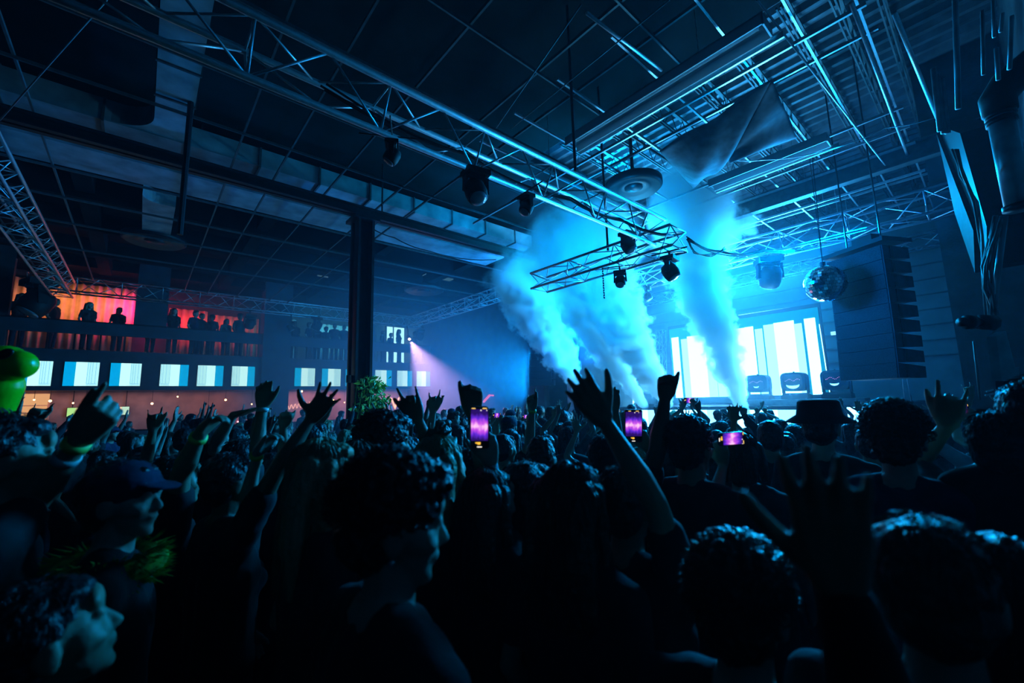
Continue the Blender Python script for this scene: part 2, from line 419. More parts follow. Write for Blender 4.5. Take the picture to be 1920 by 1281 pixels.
# bulbs
BULB = emit('warm bulb', (1, .5, .18), 14)
bulbs = [(94, 752), (137, 756), (285, 757), (333, 744), (423, 750), (472, 758), (566, 734), (596, 742), (625, 751), (646, 755), (609, 778), (716, 762), (160, 763), (64, 750), (390, 770), (745, 772)]
land = ['beside the green balloon', 'past the balloon above the menu board', 'near the raised pointing finger', 'above the bent hand', 'beneath the fifth screen', 'beside the broad column', 'close to the fascia past the broad column', 'behind the spread hand', 'just before the steel pillar', 'touching the edge of the steel pillar', 'low behind the open hand', 'past the plant on the pillar', 'over the menu board', 'highest near the balloon', 'low above the middle of the bar', 'near the neon letters']
for i, (x, y) in enumerate(bulbs):
    p = onY(x, y, 24.1+.5*(i % 3))
    t = thing('pendant_bulb', 'glowing warm bulb hanging in the bar, ' + land[i], 'bulb', p, 'warm bulbs hanging in the bar')
    MB().ball((0, 0, 0), .045 if i % 2 == 0 else .03, 10, 8).build('glass_bulb', BULB, t, True)
    MB().tube([(0, 0, .03), (0, 0, 2.9-p.z)], .008, 6).build('cord', M['rubber'], t)
# neon letters
def text_obj(name, body, size, loc, rot, m, parent=None, ext=.01):
    cu = bpy.data.curves.new(name, 'FONT'); cu.body = body; cu.size = size; cu.extrude = ext; cu.align_x = 'CENTER'
    ob = bpy.data.objects.new(name, cu); COL.objects.link(ob)
    ob.location = loc; ob.rotation_euler = rot
    dg = bpy.context.evaluated_depsgraph_get()
    me = bpy.data.meshes.new_from_object(ob.evaluated_get(dg)); me.name = name
    bpy.data.objects.remove(ob)
    o = bpy.data.objects.new(name, me); COL.objects.link(o); me.materials.clear(); me.materials.append(m)
    o.location = loc; o.rotation_euler = rot
    if parent: o.parent = parent
    return o
for txt, q, s_, c, lb in (('VIA', (754, 756), 1.1, (1, .45, .25), 'tall orange neon letters on the bar wall behind the raised hands'), ('EUP', (709, 758), .34, (.25, .35, 1), 'small blue neon letters beside the plant on the pillar'), ):
    p = onY(q[0], q[1], 26.36); p.z -= s_*.35
    o = text_obj('neon_sign', txt, s_, p, (R(90), 0, 0), emit('neon '+txt, c, 2.2), None, .012); tag(o, lb, 'neon sign')
mb = MB(); pts = []
for k in range(60): pts.append((6.0+k*.028, 26.36, 1.86+.13*math.sin(k*.9)+.004*k))
tag(mb.tube(pts, .014, 6).build('neon_sign', emit('neon squiggle', (1, .55, .5), 1.6), None, True, rel=(6.8, 26.36, 1.86)), 'looping pale red neon line on the bar wall by the broad column', 'neon sign')
for i, (x, y) in enumerate(((452, 782), (459, 785), (450, 787), (446, 791), (465, 788))):
    p = onY(x, y, 26.37)
    o = MB().ball((0, 0, 0), .035, 8, 6).build('pink_lamp', emit('pink lamp', (1, .3, .4), 6), None, True) if i == 0 else o.copy()
    if i: COL.objects.link(o)
    o.location = p; tag(o, f'tiny pink lamp low on the bar wall before the broad column, {ORD[i]} of five', 'lamp', 'tiny pink lamps of the bar')
# red strip in the far bar behind the hands
mb = MB().beam((13.55, 18.5, 1.95), (13.55, 18.2, 2.2), .09, .09).beam((13.55, 17.85, 1.9), (13.55, 17.3, 2.25), .09, .09).beam((13.55, 17.32, 2.24), (13.55, 17.0, 2.22), .07, .07)
tag(mb.build('neon_strip', emit('red neon', (1, .12, .16), .7), rel=(13.4, 17.8, 2.1)), 'broken red neon strokes on the wall behind the small raised hands', 'light strip')

# ---- main steel pillar with plant
px, py = 3.86, 9.9
pil = thing('steel_pillar', 'dark steel pillar standing in the crowd with green plants at its foot', 'pillar', (px, py, 0)); pil['kind'] = 'structure'
ang = math.atan2(py, px)
rot = Matrix.Rotation(R(0), 3, 'Z')
mb = MB()
mb.bounds((px-.2, py-.26, 0), (px-.14, py+.26, 6.42)).bounds((px+.14, py-.26, 0), (px+.2, py+.26, 6.42)).bounds((px-.14, py-.03, 0), (px+.14, py+.03, 6.42))
mb.build('column_flanges', M['dark'], pil, rel=(px, py, 0))
MB().bounds((px-.3, py-.34, 6.42), (px+.3, py+.34, 6.5)).build('cap_plate', M['dark'], pil, rel=(px, py, 0))
MB().tube([(px-.27, py-.1, 0), (px-.27, py-.1, 6.3)], .035, 10).build('conduit', M['dark'], pil, rel=(px, py, 0))
MB().tube([(px-.27, py-.1, 2.45), (px-.27, py-.1, 2.62)], .075, 12).build('clamp', M['pipe'], pil, rel=(px, py, 0))
plant = thing('climbing_plant', 'bushy green leaves wound around the foot of the steel pillar', 'plant', (px+.1, py-.3, 0))
mb = MB(); rd = random.Random(3)
stem_ = MB()
for k in range(6):
    a = rd.uniform(0, 6.28)
    stem_.tube([(px+.2*math.cos(a+t*2), py-.2+.2*math.sin(a+t*2)-.1, .2+2.3*t) for t in [i/8 for i in range(9)]], .012, 5)
stem_.build('stem', M['leaf'], plant, rel=(px+.1, py-.3, 0))
for k in range(1000):
    z = rd.uniform(.9, 2.6); sp = .34*(1-.25*abs(z-1.9)/.9)
    c = V((px+.16+rd.gauss(0, sp*.5), py-.3+rd.gauss(0, sp*.4), z))
    L = rd.uniform(.09, .22); d = V((rd.uniform(-1, 1), rd.uniform(-1, .4), rd.uniform(-1.2, .3))).normalized()
    sd = d.orthogonal().normalized()*L*.22; sd.rotate(Matrix.Rotation(rd.uniform(0, 6.28), 3, d)); nn = d.cross(sd).normalized()*.012
    mb.add([c, c+d*L*.5+sd+nn, c+d*L, c+d*L*.5-sd+nn, c+d*L*.5-nn*.5], [(0, 1, 4), (1, 2, 4), (2, 3, 4), (3, 0, 4)])
fo = mb.build('foliage', M['leaf'], plant, rel=(px+.1, py-.3, 0))

# ---- light ducts and strips under the ceiling
def ang_pts(cx, cy_, r, a0, a1, n=8):
    return [(cx+r*math.cos(R(a0+(a1-a0)*i/n)), cy_+r*math.sin(R(a0+(a1-a0)*i/n))) for i in range(n+1)]
d1 = thing('ceiling_duct', 'long pale duct crossing the ceiling parallel to the balcony, seams showing', 'duct', (2, 11.3, 7.2))
Y0, Y1 = 10.1, 11.25
mb = MB().bounds((-8.8, Y0, 7.2), (9.9, Y1, 7.62)); mb.cur = 1
for k in range(15):
    x = -8.4+k*1.25; mb.bounds((x, Y0-.02, 7.17), (x+.04, Y1+.02, 7.64))
mb.build('duct_body', [M['duct'], M['steel']], d1, rel=(2, 11.3, 7.2))
mb = MB()
for x in (-7, -3.3, .6, 4.4, 8.2): mb.tube([(x, 10.7, 7.6), (x, 10.7, HC)], .015, 6)
mb.build('hanger_wire', M['dark'], d1, rel=(2, 11.3, 7.2))
mb = MB().bounds((-8.8, 11.62, 7.25), (9.9, 12.75, 7.62))
d2 = mb.build('ceiling_duct', M['duct'], None, rel=(0, 12, 7.25)); tag(d2, 'second pale duct running just beyond the long one, toward the balcony', 'duct')
d3 = thing('branch_duct', 'pale branch duct running over the main truss, with flared rounded corners', 'duct', (0, 8, 7.2))
# flared branch: polygon outline, extruded
xa, xb = -.17, .36
poly = [(xa, 2.0), (xb, 2.0), (xb, 10.1-.5)] + [(xb+.5-p[0], p[1]) for p in ang_pts(0, 9.6, .5, 0, 90)][:0] + [(xb, 9.5), (xb, 10.1), (xa-.6, 10.1)] + ang_pts(xa-.6, 9.5, .6, 90, 0)
mb = MB().prism([(x, y, 7.22) for x, y in poly], (0, 0, .38)); mb.cur = 1
for k in range(7): mb.bounds((xa-.02, 3.0+k*.95, 7.19), (xb+.02, 3.04+k*.95, 7.62))
mb.build('duct_body', [M['duct'], M['steel']], d3, rel=(0, 8, 7.2))
MB().tube([(.1, 4, 7.6), (.1, 4, HC)], .015, 6).build('hanger_wire', M['dark'], d3, rel=(0, 8, 7.2))
poly = [(xa-.02, 13.4), (xb-.05, 13.4), (xb-.05, 17.4), (xa+.02, 17.4)]
poly = ang_pts(xa+.25, 13.35, .4, 180, 90)+[(xb-.02, 13.75), (xb-.02, 17.2), (xa-.15, 17.2)]
tag(MB().prism([(x, y, 7.25) for x, y in poly], (0, 0, .36)).build('branch_duct', M['duct'], None, rel=(0, 15, 7.25)), 'short pale branch duct on the balcony side of the long ducts', 'duct')
# girder over the pillar
struct('beam_over_pillar', MB().bounds((-8.8, 9.72, 6.5), (XB, 9.78, 6.72)).bounds((-8.8, 9.62, 6.5), (XB, 9.88, 6.53)).bounds((-8.8, 9.62, 6.7), (XB, 9.88, 6.73)), M['dark'], 'dark steel girder carried by the pillar, parallel to the balcony')
struct('beam_over_stage_front', MB().bounds((11.08, -.7, 6.4), (11.12, 12.9, 6.72)).bounds((11.0, -.7, 6.36), (11.2, 12.9, 6.4)).bounds((11.0, -.7, 6.72), (11.2, 12.9, 6.76)), M['steel'], 'steel girder crossing the hall in front of the stage')
for i, y in enumerate((14.6, 17.2, 20.0)):
    struct('beam_%d' % (i+1), MB().bounds((-8.8, y, 7.3), (XB, y+.14, 7.9)), M['ceil'], 'dark ceiling beam near the balcony')
for i, x in enumerate((-5.2, -1.6, 2.35, 6.2, 9.6)):
    struct('beam_%d' % (i+5), MB().bounds((x, 12.9, 7.45), (x+.35, YB+.1, 7.95)), M['ceil'], 'dark cross beam of the ceiling near the balcony')
# ceiling grid bars (thin hanging T bars)
k = 0
for i, x in enumerate([-4.5, -3.1, -1.7, 1.1, 1.9, 3.0, 4.3, 5.1]):
    tag(MB().beam((x, 1.2 if x < 3 else .2, 7.0), (x, 22.5, 7.0), .03, .05).build('ceiling_bar', M['steel'], None, rel=(x, 10, 7)), f'thin dark bar hanging under the ceiling toward the balcony, {ORD[i]} counted from the balloon end', 'ceiling bar', 'ceiling bars running to the balcony')
for i, y in enumerate([2.6, 4.1, 5.6, 7.1, 8.6, 12.2, 13.9, 15.8, 18.3]):
    tag(MB().beam((-6, y, 6.96), (XB-.1, y, 6.96), .025, .05).build('ceiling_bar', M['steel'], None, rel=(3, y, 6.96)), f'thin bar under the ceiling parallel to the balcony, {ORD[i]} counted from the main truss outward', 'ceiling bar', 'ceiling bars parallel to the balcony')
# open-web joists near the stage
for i, y in enumerate([.5, 1.0, 1.6, 2.5, 3.3, 4.3, 5.3, 6.3]):
    t = thing('roof_joist', f'open web steel joist under the corrugated deck, {ORD[i]} from the pipe wall', 'joist', (9, y, 8.1), 'open web joists under the roof deck')
    MB().beam((7.3, y, 8.6), (19, y, 8.6), .07, .05).build('top_chord', M['steel'], t, rel=(9, y, 8.1))
    MB().beam((7.3, y-.03, 8.1), (19, y-.03, 8.1), .025, .04).beam((7.3, y+.03, 8.1), (19, y+.03, 8.1), .025, .04).build('bottom_chord', M['steel'], t, rel=(9, y, 8.1))
    mb = MB()
    for j in range(19):
        x = 7.4+j*.6
        mb.tube([(x, y, 8.12), (x+.3, y, 8.58), (x+.6, y, 8.12)], .012, 5)
    mb.build('web', M['steel'], t, rel=(9, y, 8.1))
# bright hanging bars over the stage side
for i, (x, z) in enumerate([(6.3, 6.6), (7.3, 6.9), (9.4, 6.7), (10.2, 6.7), (11.0, 6.7), (11.8, 6.7), (12.6, 6.7), (13.4, 6.9), (15.0, 6.9), (16.4, 6.9)]):
    tag(MB().beam((x, .5, z), (x, 7.4 if i % 2 else 8.6, z), .035, .05).tube([(x, 2.5, z), (x, 2.5, 8.72)], .006, 4).tube([(x, 5.8, z), (x, 5.8, 8.72)], .006, 4).build('suspension_bar', M['alu'], None, rel=(x, 3, z)), f'slim metal bar under the roof across the stage side, {ORD[i]} toward the stage', 'ceiling bar', 'slim bars across the roof by the stage')
for i, y in enumerate([.6, 1.2, 1.9, 2.9, 3.9, 4.9, 5.9]):
    tag(MB().beam((4.5, y, 6.8+.04), (17, y, 6.84), .03, .04).build('suspension_rail', M['alu'], None, rel=(9, y, 6.84)), f'slim metal rail running toward the stage under the roof, {ORD[i]} from the pipe wall', 'ceiling rail', 'slim rails running toward the stage')
# strip light trough
def trough(x, y0, y1, z, w_, label):
    t = thing('light_trough', label, 'light fitting', (x, (y0+y1)/2, z))
    rl = (x, (y0+y1)/2, z)
    MB().bounds((x-w_/2, y0, z), (x-w_/2+.02, y1, z+.16)).bounds((x+w_/2-.02, y0, z), (x+w_/2, y1, z+.16)).bounds((x-w_/2, y0, z+.14), (x+w_/2, y1, z+.16)).bounds((x-w_/2, y0, z), (x+w_/2, y0+.02, z+.16)).build('housing', M['trough'], t, rel=rl)
    for dx in (-.22, .0): MB().tube([(x+dx*w_, y0+.1, z+.1), (x+dx*w_, y1-.05, z+.1)], .02, 10).build('tube', M['curtain_w'], t, rel=rl)
    MB().bounds((x+w_/2+.06, y0-.1, z-.02), (x+w_/2+.09, y1, z+.06)).build('side_rail', M['alu'], t, rel=rl)
trough(5.6, 1.36, 4.6, 6.45, .34, 'long open strip light trough hanging above the crowd before the stage')
p1, p2 = onZ(1320, 345, 6.3), onZ(1565, 283, 6.3)
trough((p1.x+p2.x)/2, p2.y, p1.y, 6.3, .3, 'shorter strip light trough under the dark hanging fabric')
# round ceiling diffusers
def diffuser(c, r, label):
    t = thing('ceiling_diffuser', label, 'ceiling fan housing', c)
    MB().lathe([(r*.35, .0), (r*.6, -.03), (r*.62, .0), (r*.9, -.06), (r, 0), (r, .12), (r*.2, .35)], n=40).build('ring', M['dark'], t, True)
    MB().lathe([(r*.05, -.06), (r*.32, -.02), (r*.3, .08), (r*.1, .1)], n=24).build('hub', M['dark'], t, True)
    MB().tube([(0, 0, .3), (0, 0, HC-c[2])], .04, 8).build('down_pipe', M['dark'], t)
diffuser(onZ(1188, 352, 6.6), .62, 'round dark ceiling housing just above the smoke cloud')
diffuser(onZ(290, 452, 7.2), .8, 'faint round ceiling housing above the orange curtains')
diffuser(onZ(795, 545, 7.3), .95, 'faint round ceiling housing above the corner of the balcony')
# ceiling panels; the light they catch is put in as faint emission
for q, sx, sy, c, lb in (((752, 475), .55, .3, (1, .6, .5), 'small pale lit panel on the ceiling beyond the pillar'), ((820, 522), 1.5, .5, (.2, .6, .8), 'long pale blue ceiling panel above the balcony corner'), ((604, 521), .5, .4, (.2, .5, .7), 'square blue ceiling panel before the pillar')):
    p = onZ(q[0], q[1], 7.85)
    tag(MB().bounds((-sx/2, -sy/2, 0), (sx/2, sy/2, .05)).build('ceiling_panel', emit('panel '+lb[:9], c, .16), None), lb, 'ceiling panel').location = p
# hanger rods
for i, (q, z0, lb) in enumerate([((716, 418), 6.5, 'thin vertical rod above the top of the steel pillar'), ((1079, 322), 5.3, 'vertical rod at the end of the long strip light trough'), ((1140, 470), 4.7, 'vertical rod dropping to the short cross truss in the smoke')]):
    p = onZ(q[0], q[1], z0)
    tag(MB().tube([(0, 0, 0), (0, 0, 8.1-z0)], .022, 8).build('hanging_rod', M['dark'], None), lb, 'rod').location = p
p = dep(337, 440, 7.0)
tag(MB().tube([(0, 0, 0), (0, 0, HC-p.z)], .045, 8).build('hanging_pole', M['dark'], None), 'dark vertical pole hanging before the pale branch duct', 'pole').location = p

# ================================================================ trusses
def perp_frame(a, b, upv):
    d = (b-a).normalized(); u = V(upv); s_ = d.cross(u).normalized(); return d, s_, s_.cross(d)
def truss(name, label, a, b, offs, r=.027, bay=.5, rb=.011, lac=None, group=None):
    """offs: chord offsets (side, up) from the axis a-b; lac: pairs of chords joined by lacing"""
    a, b = V(a), V(b); d, s_, u = perp_frame(a, b, (0, 0, 1)); L = (b-a).length
    t = thing(name, label, 'truss', a, group)
    cs = [s_*o[0]+u*o[1] for o in offs]
    for c in cs: MB().tube([c, c+d*L], r, 12).build('chord', M['alu'], t, True)
    n = max(2, int(L/bay)); st = L/n
    lac = lac or [(i, (i+1) % len(cs)) for i in range(len(cs))]
    mb = MB()
    for (i, j) in lac:
        for k in range(n):
            p, q = (cs[i], cs[j]) if k % 2 == 0 else (cs[j], cs[i])
            mb.tube([p+d*(k*st), q+d*((k+1)*st)], rb, 6)
    for k in range(0, n+1, 2):
        for (i, j) in lac: mb.tube([cs[i]+d*(k*st), cs[j]+d*(k*st)], rb, 6)
    mb.build('lattice', M['alu'], t, True)
    return t
# main truss: flat top, apex down, along X
truss('lighting_truss', 'big aluminium lighting truss crossing overhead from the pipe bar to the smoke', (-6, 3.51, 4.6), (6.35, 3.51, 4.6), [(.21, .24), (-.21, .24), (0, -.13)], .03, .52, .011)
# short cross truss with lamps at its end
e1 = onZ(1300, 452, 4.8); e2 = dep(1128, 520, 9.2)
TE1, TE2 = V((6.45, 3.15, 4.55)), V((6.45, 6.4, 4.55))
truss('lighting_truss', 'short cross truss of dark bars with small lamps at the end of the big truss', TE1, TE2, [(.25, .12), (-.25, .12), (.25, -.22), (-.25, -.22)], .025, .5, .01)
truss('lighting_truss', 'front truss above the stage carrying the moving head and mirror ball', (11.6, -.75, 5.6), (11.6, 8.2, 5.6), [(.25, .25), (-.25, .25), (.25, -.25), (-.25, -.25)], .03, .6, .012)
truss('lighting_truss', 'truss running from the smoke back to the corner of the balcony', (12.2, 12.2, 6.85), (12.2, 22.8, 6.85), [(.26, .26), (-.26, .26), (.26, -.26), (-.26, -.26)], .032, .6, .014)
truss('lighting_truss', 'long truss running in front of the balcony above the dancers', (-3.4, YB-.6, 6.75), (12.4, YB-.6, 6.75), [(.26, .28), (-.26, .28), (.26, -.28), (-.26, -.28)], .032, .62, .014)
truss('lighting_truss', 'side truss reaching overhead toward the end of the balcony', (-2.45, 4.0, 6.5), (-2.45, YB-.9, 6.5), [(.26, .3), (-.26, .3), (.26, -.3), (-.26, -.3)], .035, .6, .013)
truss('lighting_truss', 'rear truss high over the stage screen', (17.6, .5, 6.4), (17.6, 11, 6.4), [(.2, .2), (-.2, .2), (.2, -.2), (-.2, -.2)], .028, .6, .012)
truss('truss_tower', 'slim vertical truss tower beside the stage screen', onX(1240, 765, 16.2), onX(1240, 637, 16.2)+V((0, 0, .4)), [(.16, .16), (-.16, .16), (.16, -.16), (-.16, -.16)], .022, .4, .011)
# long thin diagonal bars and pipes near the roof at the pipe wall
def bar2(q0, D0, q1, D1, r, m, name, label, cat='bar', n=8):
    a, b = dep(*q0, D0), dep(*q1, D1)
    return tag(MB().tube([(0, 0, 0), b-a], r, n).build(name, m, None, True), label, cat), a
for q0, D0, q1, D1, r, lb in (((1596, 5), 4.6, (1702, 293), 8.4, .022, 'bright thin pipe running under the roof toward the stage beside the joists'), ((1677, 25), 4.0, (1757, 221), 6.2, .022, 'bright slanting pipe ending at the pipe wall'), ((1420, 0), 5, (1660, 310), 8.5, .014, 'thin rod running under the corrugated roof deck'), ((1100, 24), 4.6, (1240, 132), 6.0, .02, 'thin bright rod crossing the dark ceiling before the strip light')):
    o, a = bar2(q0, D0, q1, D1, r, M['alu'], 'overhead_pipe', lb, 'pipe'); o.location = a

# hanging fabric
P = {'A': dep(1236, 283, 7.4), 'B': dep(1447, 148, 6.2), 'C': dep(1494, 258, 7.4), 'D': dep(1300, 352, 9.0), 'E': dep(1366, 299, 7.6)}
def fabric():
    vs_ = []; n = 22
    def quad(a, b, c, d, sag, off):
        for i in range(n+1):
            for j in range(n+1):
                s, t = i/n, j/n
                p = (a*(1-s)+b*s)*(1-t)+(d*(1-s)+c*s)*t
                p = p.copy(); p.z -= sag*16*s*(1-s)*t*(1-t)
                p.z += .05*math.sin(9*s+5*t+off)*s*(1-s)*4
                vs_.append(p)
        b0 = len(vs_)-(n+1)**2
        return [(b0+i*(n+1)+j, b0+(i+1)*(n+1)+j, b0+(i+1)*(n+1)+j+1, b0+i*(n+1)+j+1) for i in range(n) for j in range(n)]
    fs_ = quad(P['A'], P['B'], P['E'], P['D'], .35, 0)
    fs_ += quad(P['B'], P['C'], P['E'].lerp(P['C'], .02)+V((.05, 0, -.02)), P['E'], .12, 2)
    mb = MB(); mb.add(vs_, fs_)
    o = mb.build('hanging_fabric', M['fabric'], None, True, rel=P['E'])
    md = o.modifiers.new('thick', 'SOLIDIFY'); md.thickness = .012
    return tag(o, 'dark fabric sheet sagging from the ceiling rails above the smoke', 'fabric')
fabric()

# ================================================================ stage
SX = 16.0
mb = MB().bounds((13.0, 1.6, 0), (19.1, 10.6, 1.60))
struct('floor_stage', mb, M['dark'], 'raised dark stage floor under the screen')
st = thing('stage_front_screen', 'low bright LED strip along the front of the stage', 'screen', (12.95, 5, .9))
WHT = emit('led white', (.13, .50, 1), 8)
WH2 = emit('led pale cyan', (.12, .48, 1), 4.6)
CYN = emit('led cyan', (.0, .42, .62), 1.0)
BG = emit('led blue ground', (.0, .30, .50), .9)
mb = MB()
zz0, zz1 = .95, 1.50
ys = [2.85, 3.25, 4.0, 4.35, 5.2, 5.9, 6.6, 7.3, 7.9, 8.6]
for i in range(len(ys)-1):
    mb.cur = [0, 1, 0, 0, 1, 0][i % 6]
    mb.bounds((12.93, ys[i]+.005, zz0), (12.96, ys[i+1], zz1))
mb.build('display', [WHT, WH2], st, rel=(12.95, 5, .9))
st2 = thing('stage_front_screen', 'small square LED panel at the pipe wall end of the stage front', 'screen', (12.95, 2.1, .9))
mb = MB().bounds((12.93, 1.75, 1.0), (12.96, 2.5, 1.56)); mb.build('display', [WHT], st2, rel=(12.95, 2.1, .9))
MB().bounds((12.96, 1.7, 0), (13.0, 2.55, 1.6)).build('casing', M['black'], st2, rel=(12.95, 2.1, .9))
MB().bounds((12.96, 2.8, 0), (13.0, 8.65, 1.54)).build('casing', M['black'], st, rel=(12.95, 5, .9))
desk = thing('dj_table', 'long dark table across the stage carrying the moving lights', 'table', (14.2, 4.5, 1.42))
MB().bounds((13.9, 2.3, 1.68), (14.6, 5.5, 1.76)).build('tabletop', M['steel'], desk, rel=(14.2, 4.5, 1.42))
MB().bounds((13.92, 2.35, 1.42), (13.96, 5.45, 1.68)).build('front_cloth', M['steel'], desk, rel=(14.2, 4.5, 1.42))
# stage screen with columns of light
ss = thing('stage_screen', 'huge glowing white and cyan LED screen at the back of the stage', 'screen', (SX, 6, 1.86))
rl = (SX, 6, 1.86)
mb = MB().bounds((SX+.02, 3.45, 1.84), (SX+.2, 8.6, 4.75)); mb.build('casing', M['black'], ss, rel=rl)
mb = MB()
def colm(x0, x1, ytop, k, ybot=745):
    a = onX(x0, ytop, SX); b = onX(x1, ytop, SX)
    ya, yb = a.y, b.y; zt = (a.z+b.z)/2
    mb.cur = k
    dx = .02 if k != 3 else .004
    mb.bounds((SX-dx, yb, 1.87), (SX+.018 if k != 3 else SX+.001, ya, zt))
mb.cur = 3
mb.bounds((SX+.0, 3.5, 1.87), (SX+.02, 8.55, 4.62))
for x0, x1, yt, k in ((1259, 1272, 633, 0), (1277, 1288, 636, 1), (1288, 1311, 630, 0), (1311, 1322, 632, 0), (1322, 1338, 640, 1), (1340, 1362, 650, 1), (1362, 1377, 622, 0), (1377, 1396, 616, 0), (1396, 1412, 613, 0), (1415, 1429, 617, 1), (1431, 1450, 609, 1), (1450, 1469, 605, 0), (1469, 1488, 602, 0), (1488, 1503, 607, 1), (1507, 1528, 597, 0)):
    colm(x0, x1, yt, k)
mb.build('display', [WHT, WH2, CYN, BG], ss, rel=rl)
# rope light seam around the screen
tag(MB().tube([onX(1536, 608, SX-.1), onX(1556, 738, SX-.1)], .012, 6).build('light_rope', emit('rope', (.4, .95, 1), 2.5), rel=(SX, 3.4, 2)), 'thin string of lights beside the edge of the stage screen', 'light string')
tag(MB().tube([onX(1385, 592, 17.2), onX(1530, 571, 17.2)], .03, 8).build('light_bar', emit('bar', (.3, .85, 1), 1.4), rel=(17.2, 5, 4.6)), 'long thin lit bar across the wall above the stage screen', 'light bar')
# wash panel beside array
tag(MB().bounds((0, 0, 0), (.1, .62, .12)).build('wall_lamp', emit('wash', (.25, .75, 1), 1.6), None), 'small flat wall lamp glowing between the screen and the speaker stack', 'lamp').location = onX(1572, 627, 18.6)+V((0, -.4, 0))

# proscenium: pillar and rose wall by the far speaker stack
struct('pillar_stage', MB().bounds((13.2, 11.35, 0), (13.6, 11.7, HC)), M['pipe'], 'pale post at the side of the stage behind the smoke')
struct('wall_stage_wing', MB().bounds((XB, 8.9, 0), (XB+.2, 11.3, HC)), M['barwall'], 'rose coloured wing wall beside the stage')

# moving head
def moving_head(name, label, loc, s=1., rz=0., hang=False, tilt=0., lens_w=.3):
    t = thing(name, label, 'moving light', loc)
    t.scale = (s, s, s); t.rotation_euler = (R(180) if hang else 0, 0, rz)
    MB().box((0, 0, .06), (.34, .44, .1)).box((0, 0, .12), (.26, .36, .04), None, .8).build('base', M['black'], t)
    mb = MB()
    for sgn in (-1, 1): mb.prism([(-.07, sgn*.22, .13), (.07, sgn*.22, .13), (.05, sgn*.24, .42), (-.05, sgn*.24, .42)], (0, -sgn*.05, 0))
    mb.box((0, 0, .15), (.14, .46, .05))
    mb.build('yoke', M['black'], t)
    h = MB(); rot = Matrix.Rotation(tilt, 3, 'Y')
    prof = [(.05, -.22), (.15, -.2), (.19, -.12), (.2, .05), (.18, .16), (.16, .18)]
    h.lathe(prof, (0, 0, .4), 20, rot)
    hd = h.build('head', M['black'], t, True)
    q = rot @ V((0, 0, .185)); MB().lathe([(lens_w/2, 0), (lens_w/2, .012), (lens_w/4, .022)], V((0, 0, .4))+q, 20, rot).build('lens', M['lens'], hd, True)
    return t
def boxhead(label, loc, s, smile):
    t = thing('moving_head', label, 'moving light', loc); t.scale = (s, s, s); t.rotation_euler = (0, 0, R(0))
    MB().box((0, 0, .05), (.36, .5, .09)).box((0, 0, .11), (.24, .5, .05), None, .9).build('base', M['black'], t)
    mb = MB()
    for sgn in (-1, 1): mb.box((0, sgn*.235, .3), (.12, .035, .34), None, .9)
    mb.build('yoke', M['black'], t)
    # rounded-square head: superellipse extruded along X
    pts = []
    for k in range(28):
        a = 2*math.pi*k/28; c_, s2 = math.cos(a), math.sin(a)
        pts.append((math.copysign(abs(c_)**.45, c_)*.235, math.copysign(abs(s2)**.45, s2)*.205+.38))
    h = MB(); h.prism([(-.16, y, z) for y, z in pts], (.32, 0, 0)); hd = h.build('head', M['black'], t)
    pane = MB(); pane.prism([(-.166, (y)*.8, (z-.38)*.8+.38) for y, z in pts], (.006, 0, 0)); pane.build('front_glass', M['gloss'], hd)
    g = MB(); cres = []
    for k in range(11):
        a = math.pi+math.pi*k/10
        cres.append((-.172, math.cos(a)*.14*smile, .32+math.sin(a)*.10*smile))
    for k in range(9, 0, -1):
        a = math.pi+math.pi*k/10
        cres.append((-.172, math.cos(a)*.13*smile, .318+math.sin(a)*.025*smile))
    g.prism(cres, (.006, 0, 0)); g.build('gap_glow', WH2, hd)  # solid crescent with LED emission, standing in for light through the gap
    dts = MB(); rd2 = random.Random(int(smile*10))
    for k in range(12):
        dts.box((-.17, -.14+.025*k, .42+.02*math.sin(k)), (.004, .008, .008))
    dts.build('indicator_dots', emit('dots', (1, .3, .6), 2), hd)
    MB().lathe([(.02, 0), (.02, .02)], (0, 0, .59), 8).build('top_knob', M['black'], hd)
boxhead('moving light with narrow lit gap standing nearest the tall smoke jet', V((14.2, 4.83, 1.76)), 1.28, .4)
boxhead('moving light with smile shaped lit gap standing on the stage table', V((14.2, 3.87, 1.76)), 1.3, .9)
boxhead('moving light beside the hanging speaker stack with pink lit face', V((14.2, 2.9, 1.76)), 1.3, .55)
moving_head('moving_head', 'large moving light hanging from the front stage truss', (11.6, 3.42, 5.3), 1.25, R(40), True, R(35))
def hung_lamp(q, pl, val, ztop, s_, lb, tl=30):
    p = onY(q[0], q[1], val) if pl == 'Y' else onX(q[0], q[1], val)
    base = V((p.x, p.y, p.z+.3*s_))
    t = moving_head('moving_head', lb, base, s_, R(60*s_*7), True, R(tl), .3)
    if ztop > base.z: MB().tube([(0, 0, .02), (0, 0, -(ztop-base.z)/s_)], .03, 8).tube([(-.3/s_, 0, -(ztop-base.z)/s_), (.3/s_, 0, -(ztop-base.z)/s_)], .02, 6).tube([(0, -.3/s_, -(ztop-base.z)/s_), (0, .3/s_, -(ztop-base.z)/s_)], .02, 6).build('clamp', M['dark'], t)
    return t
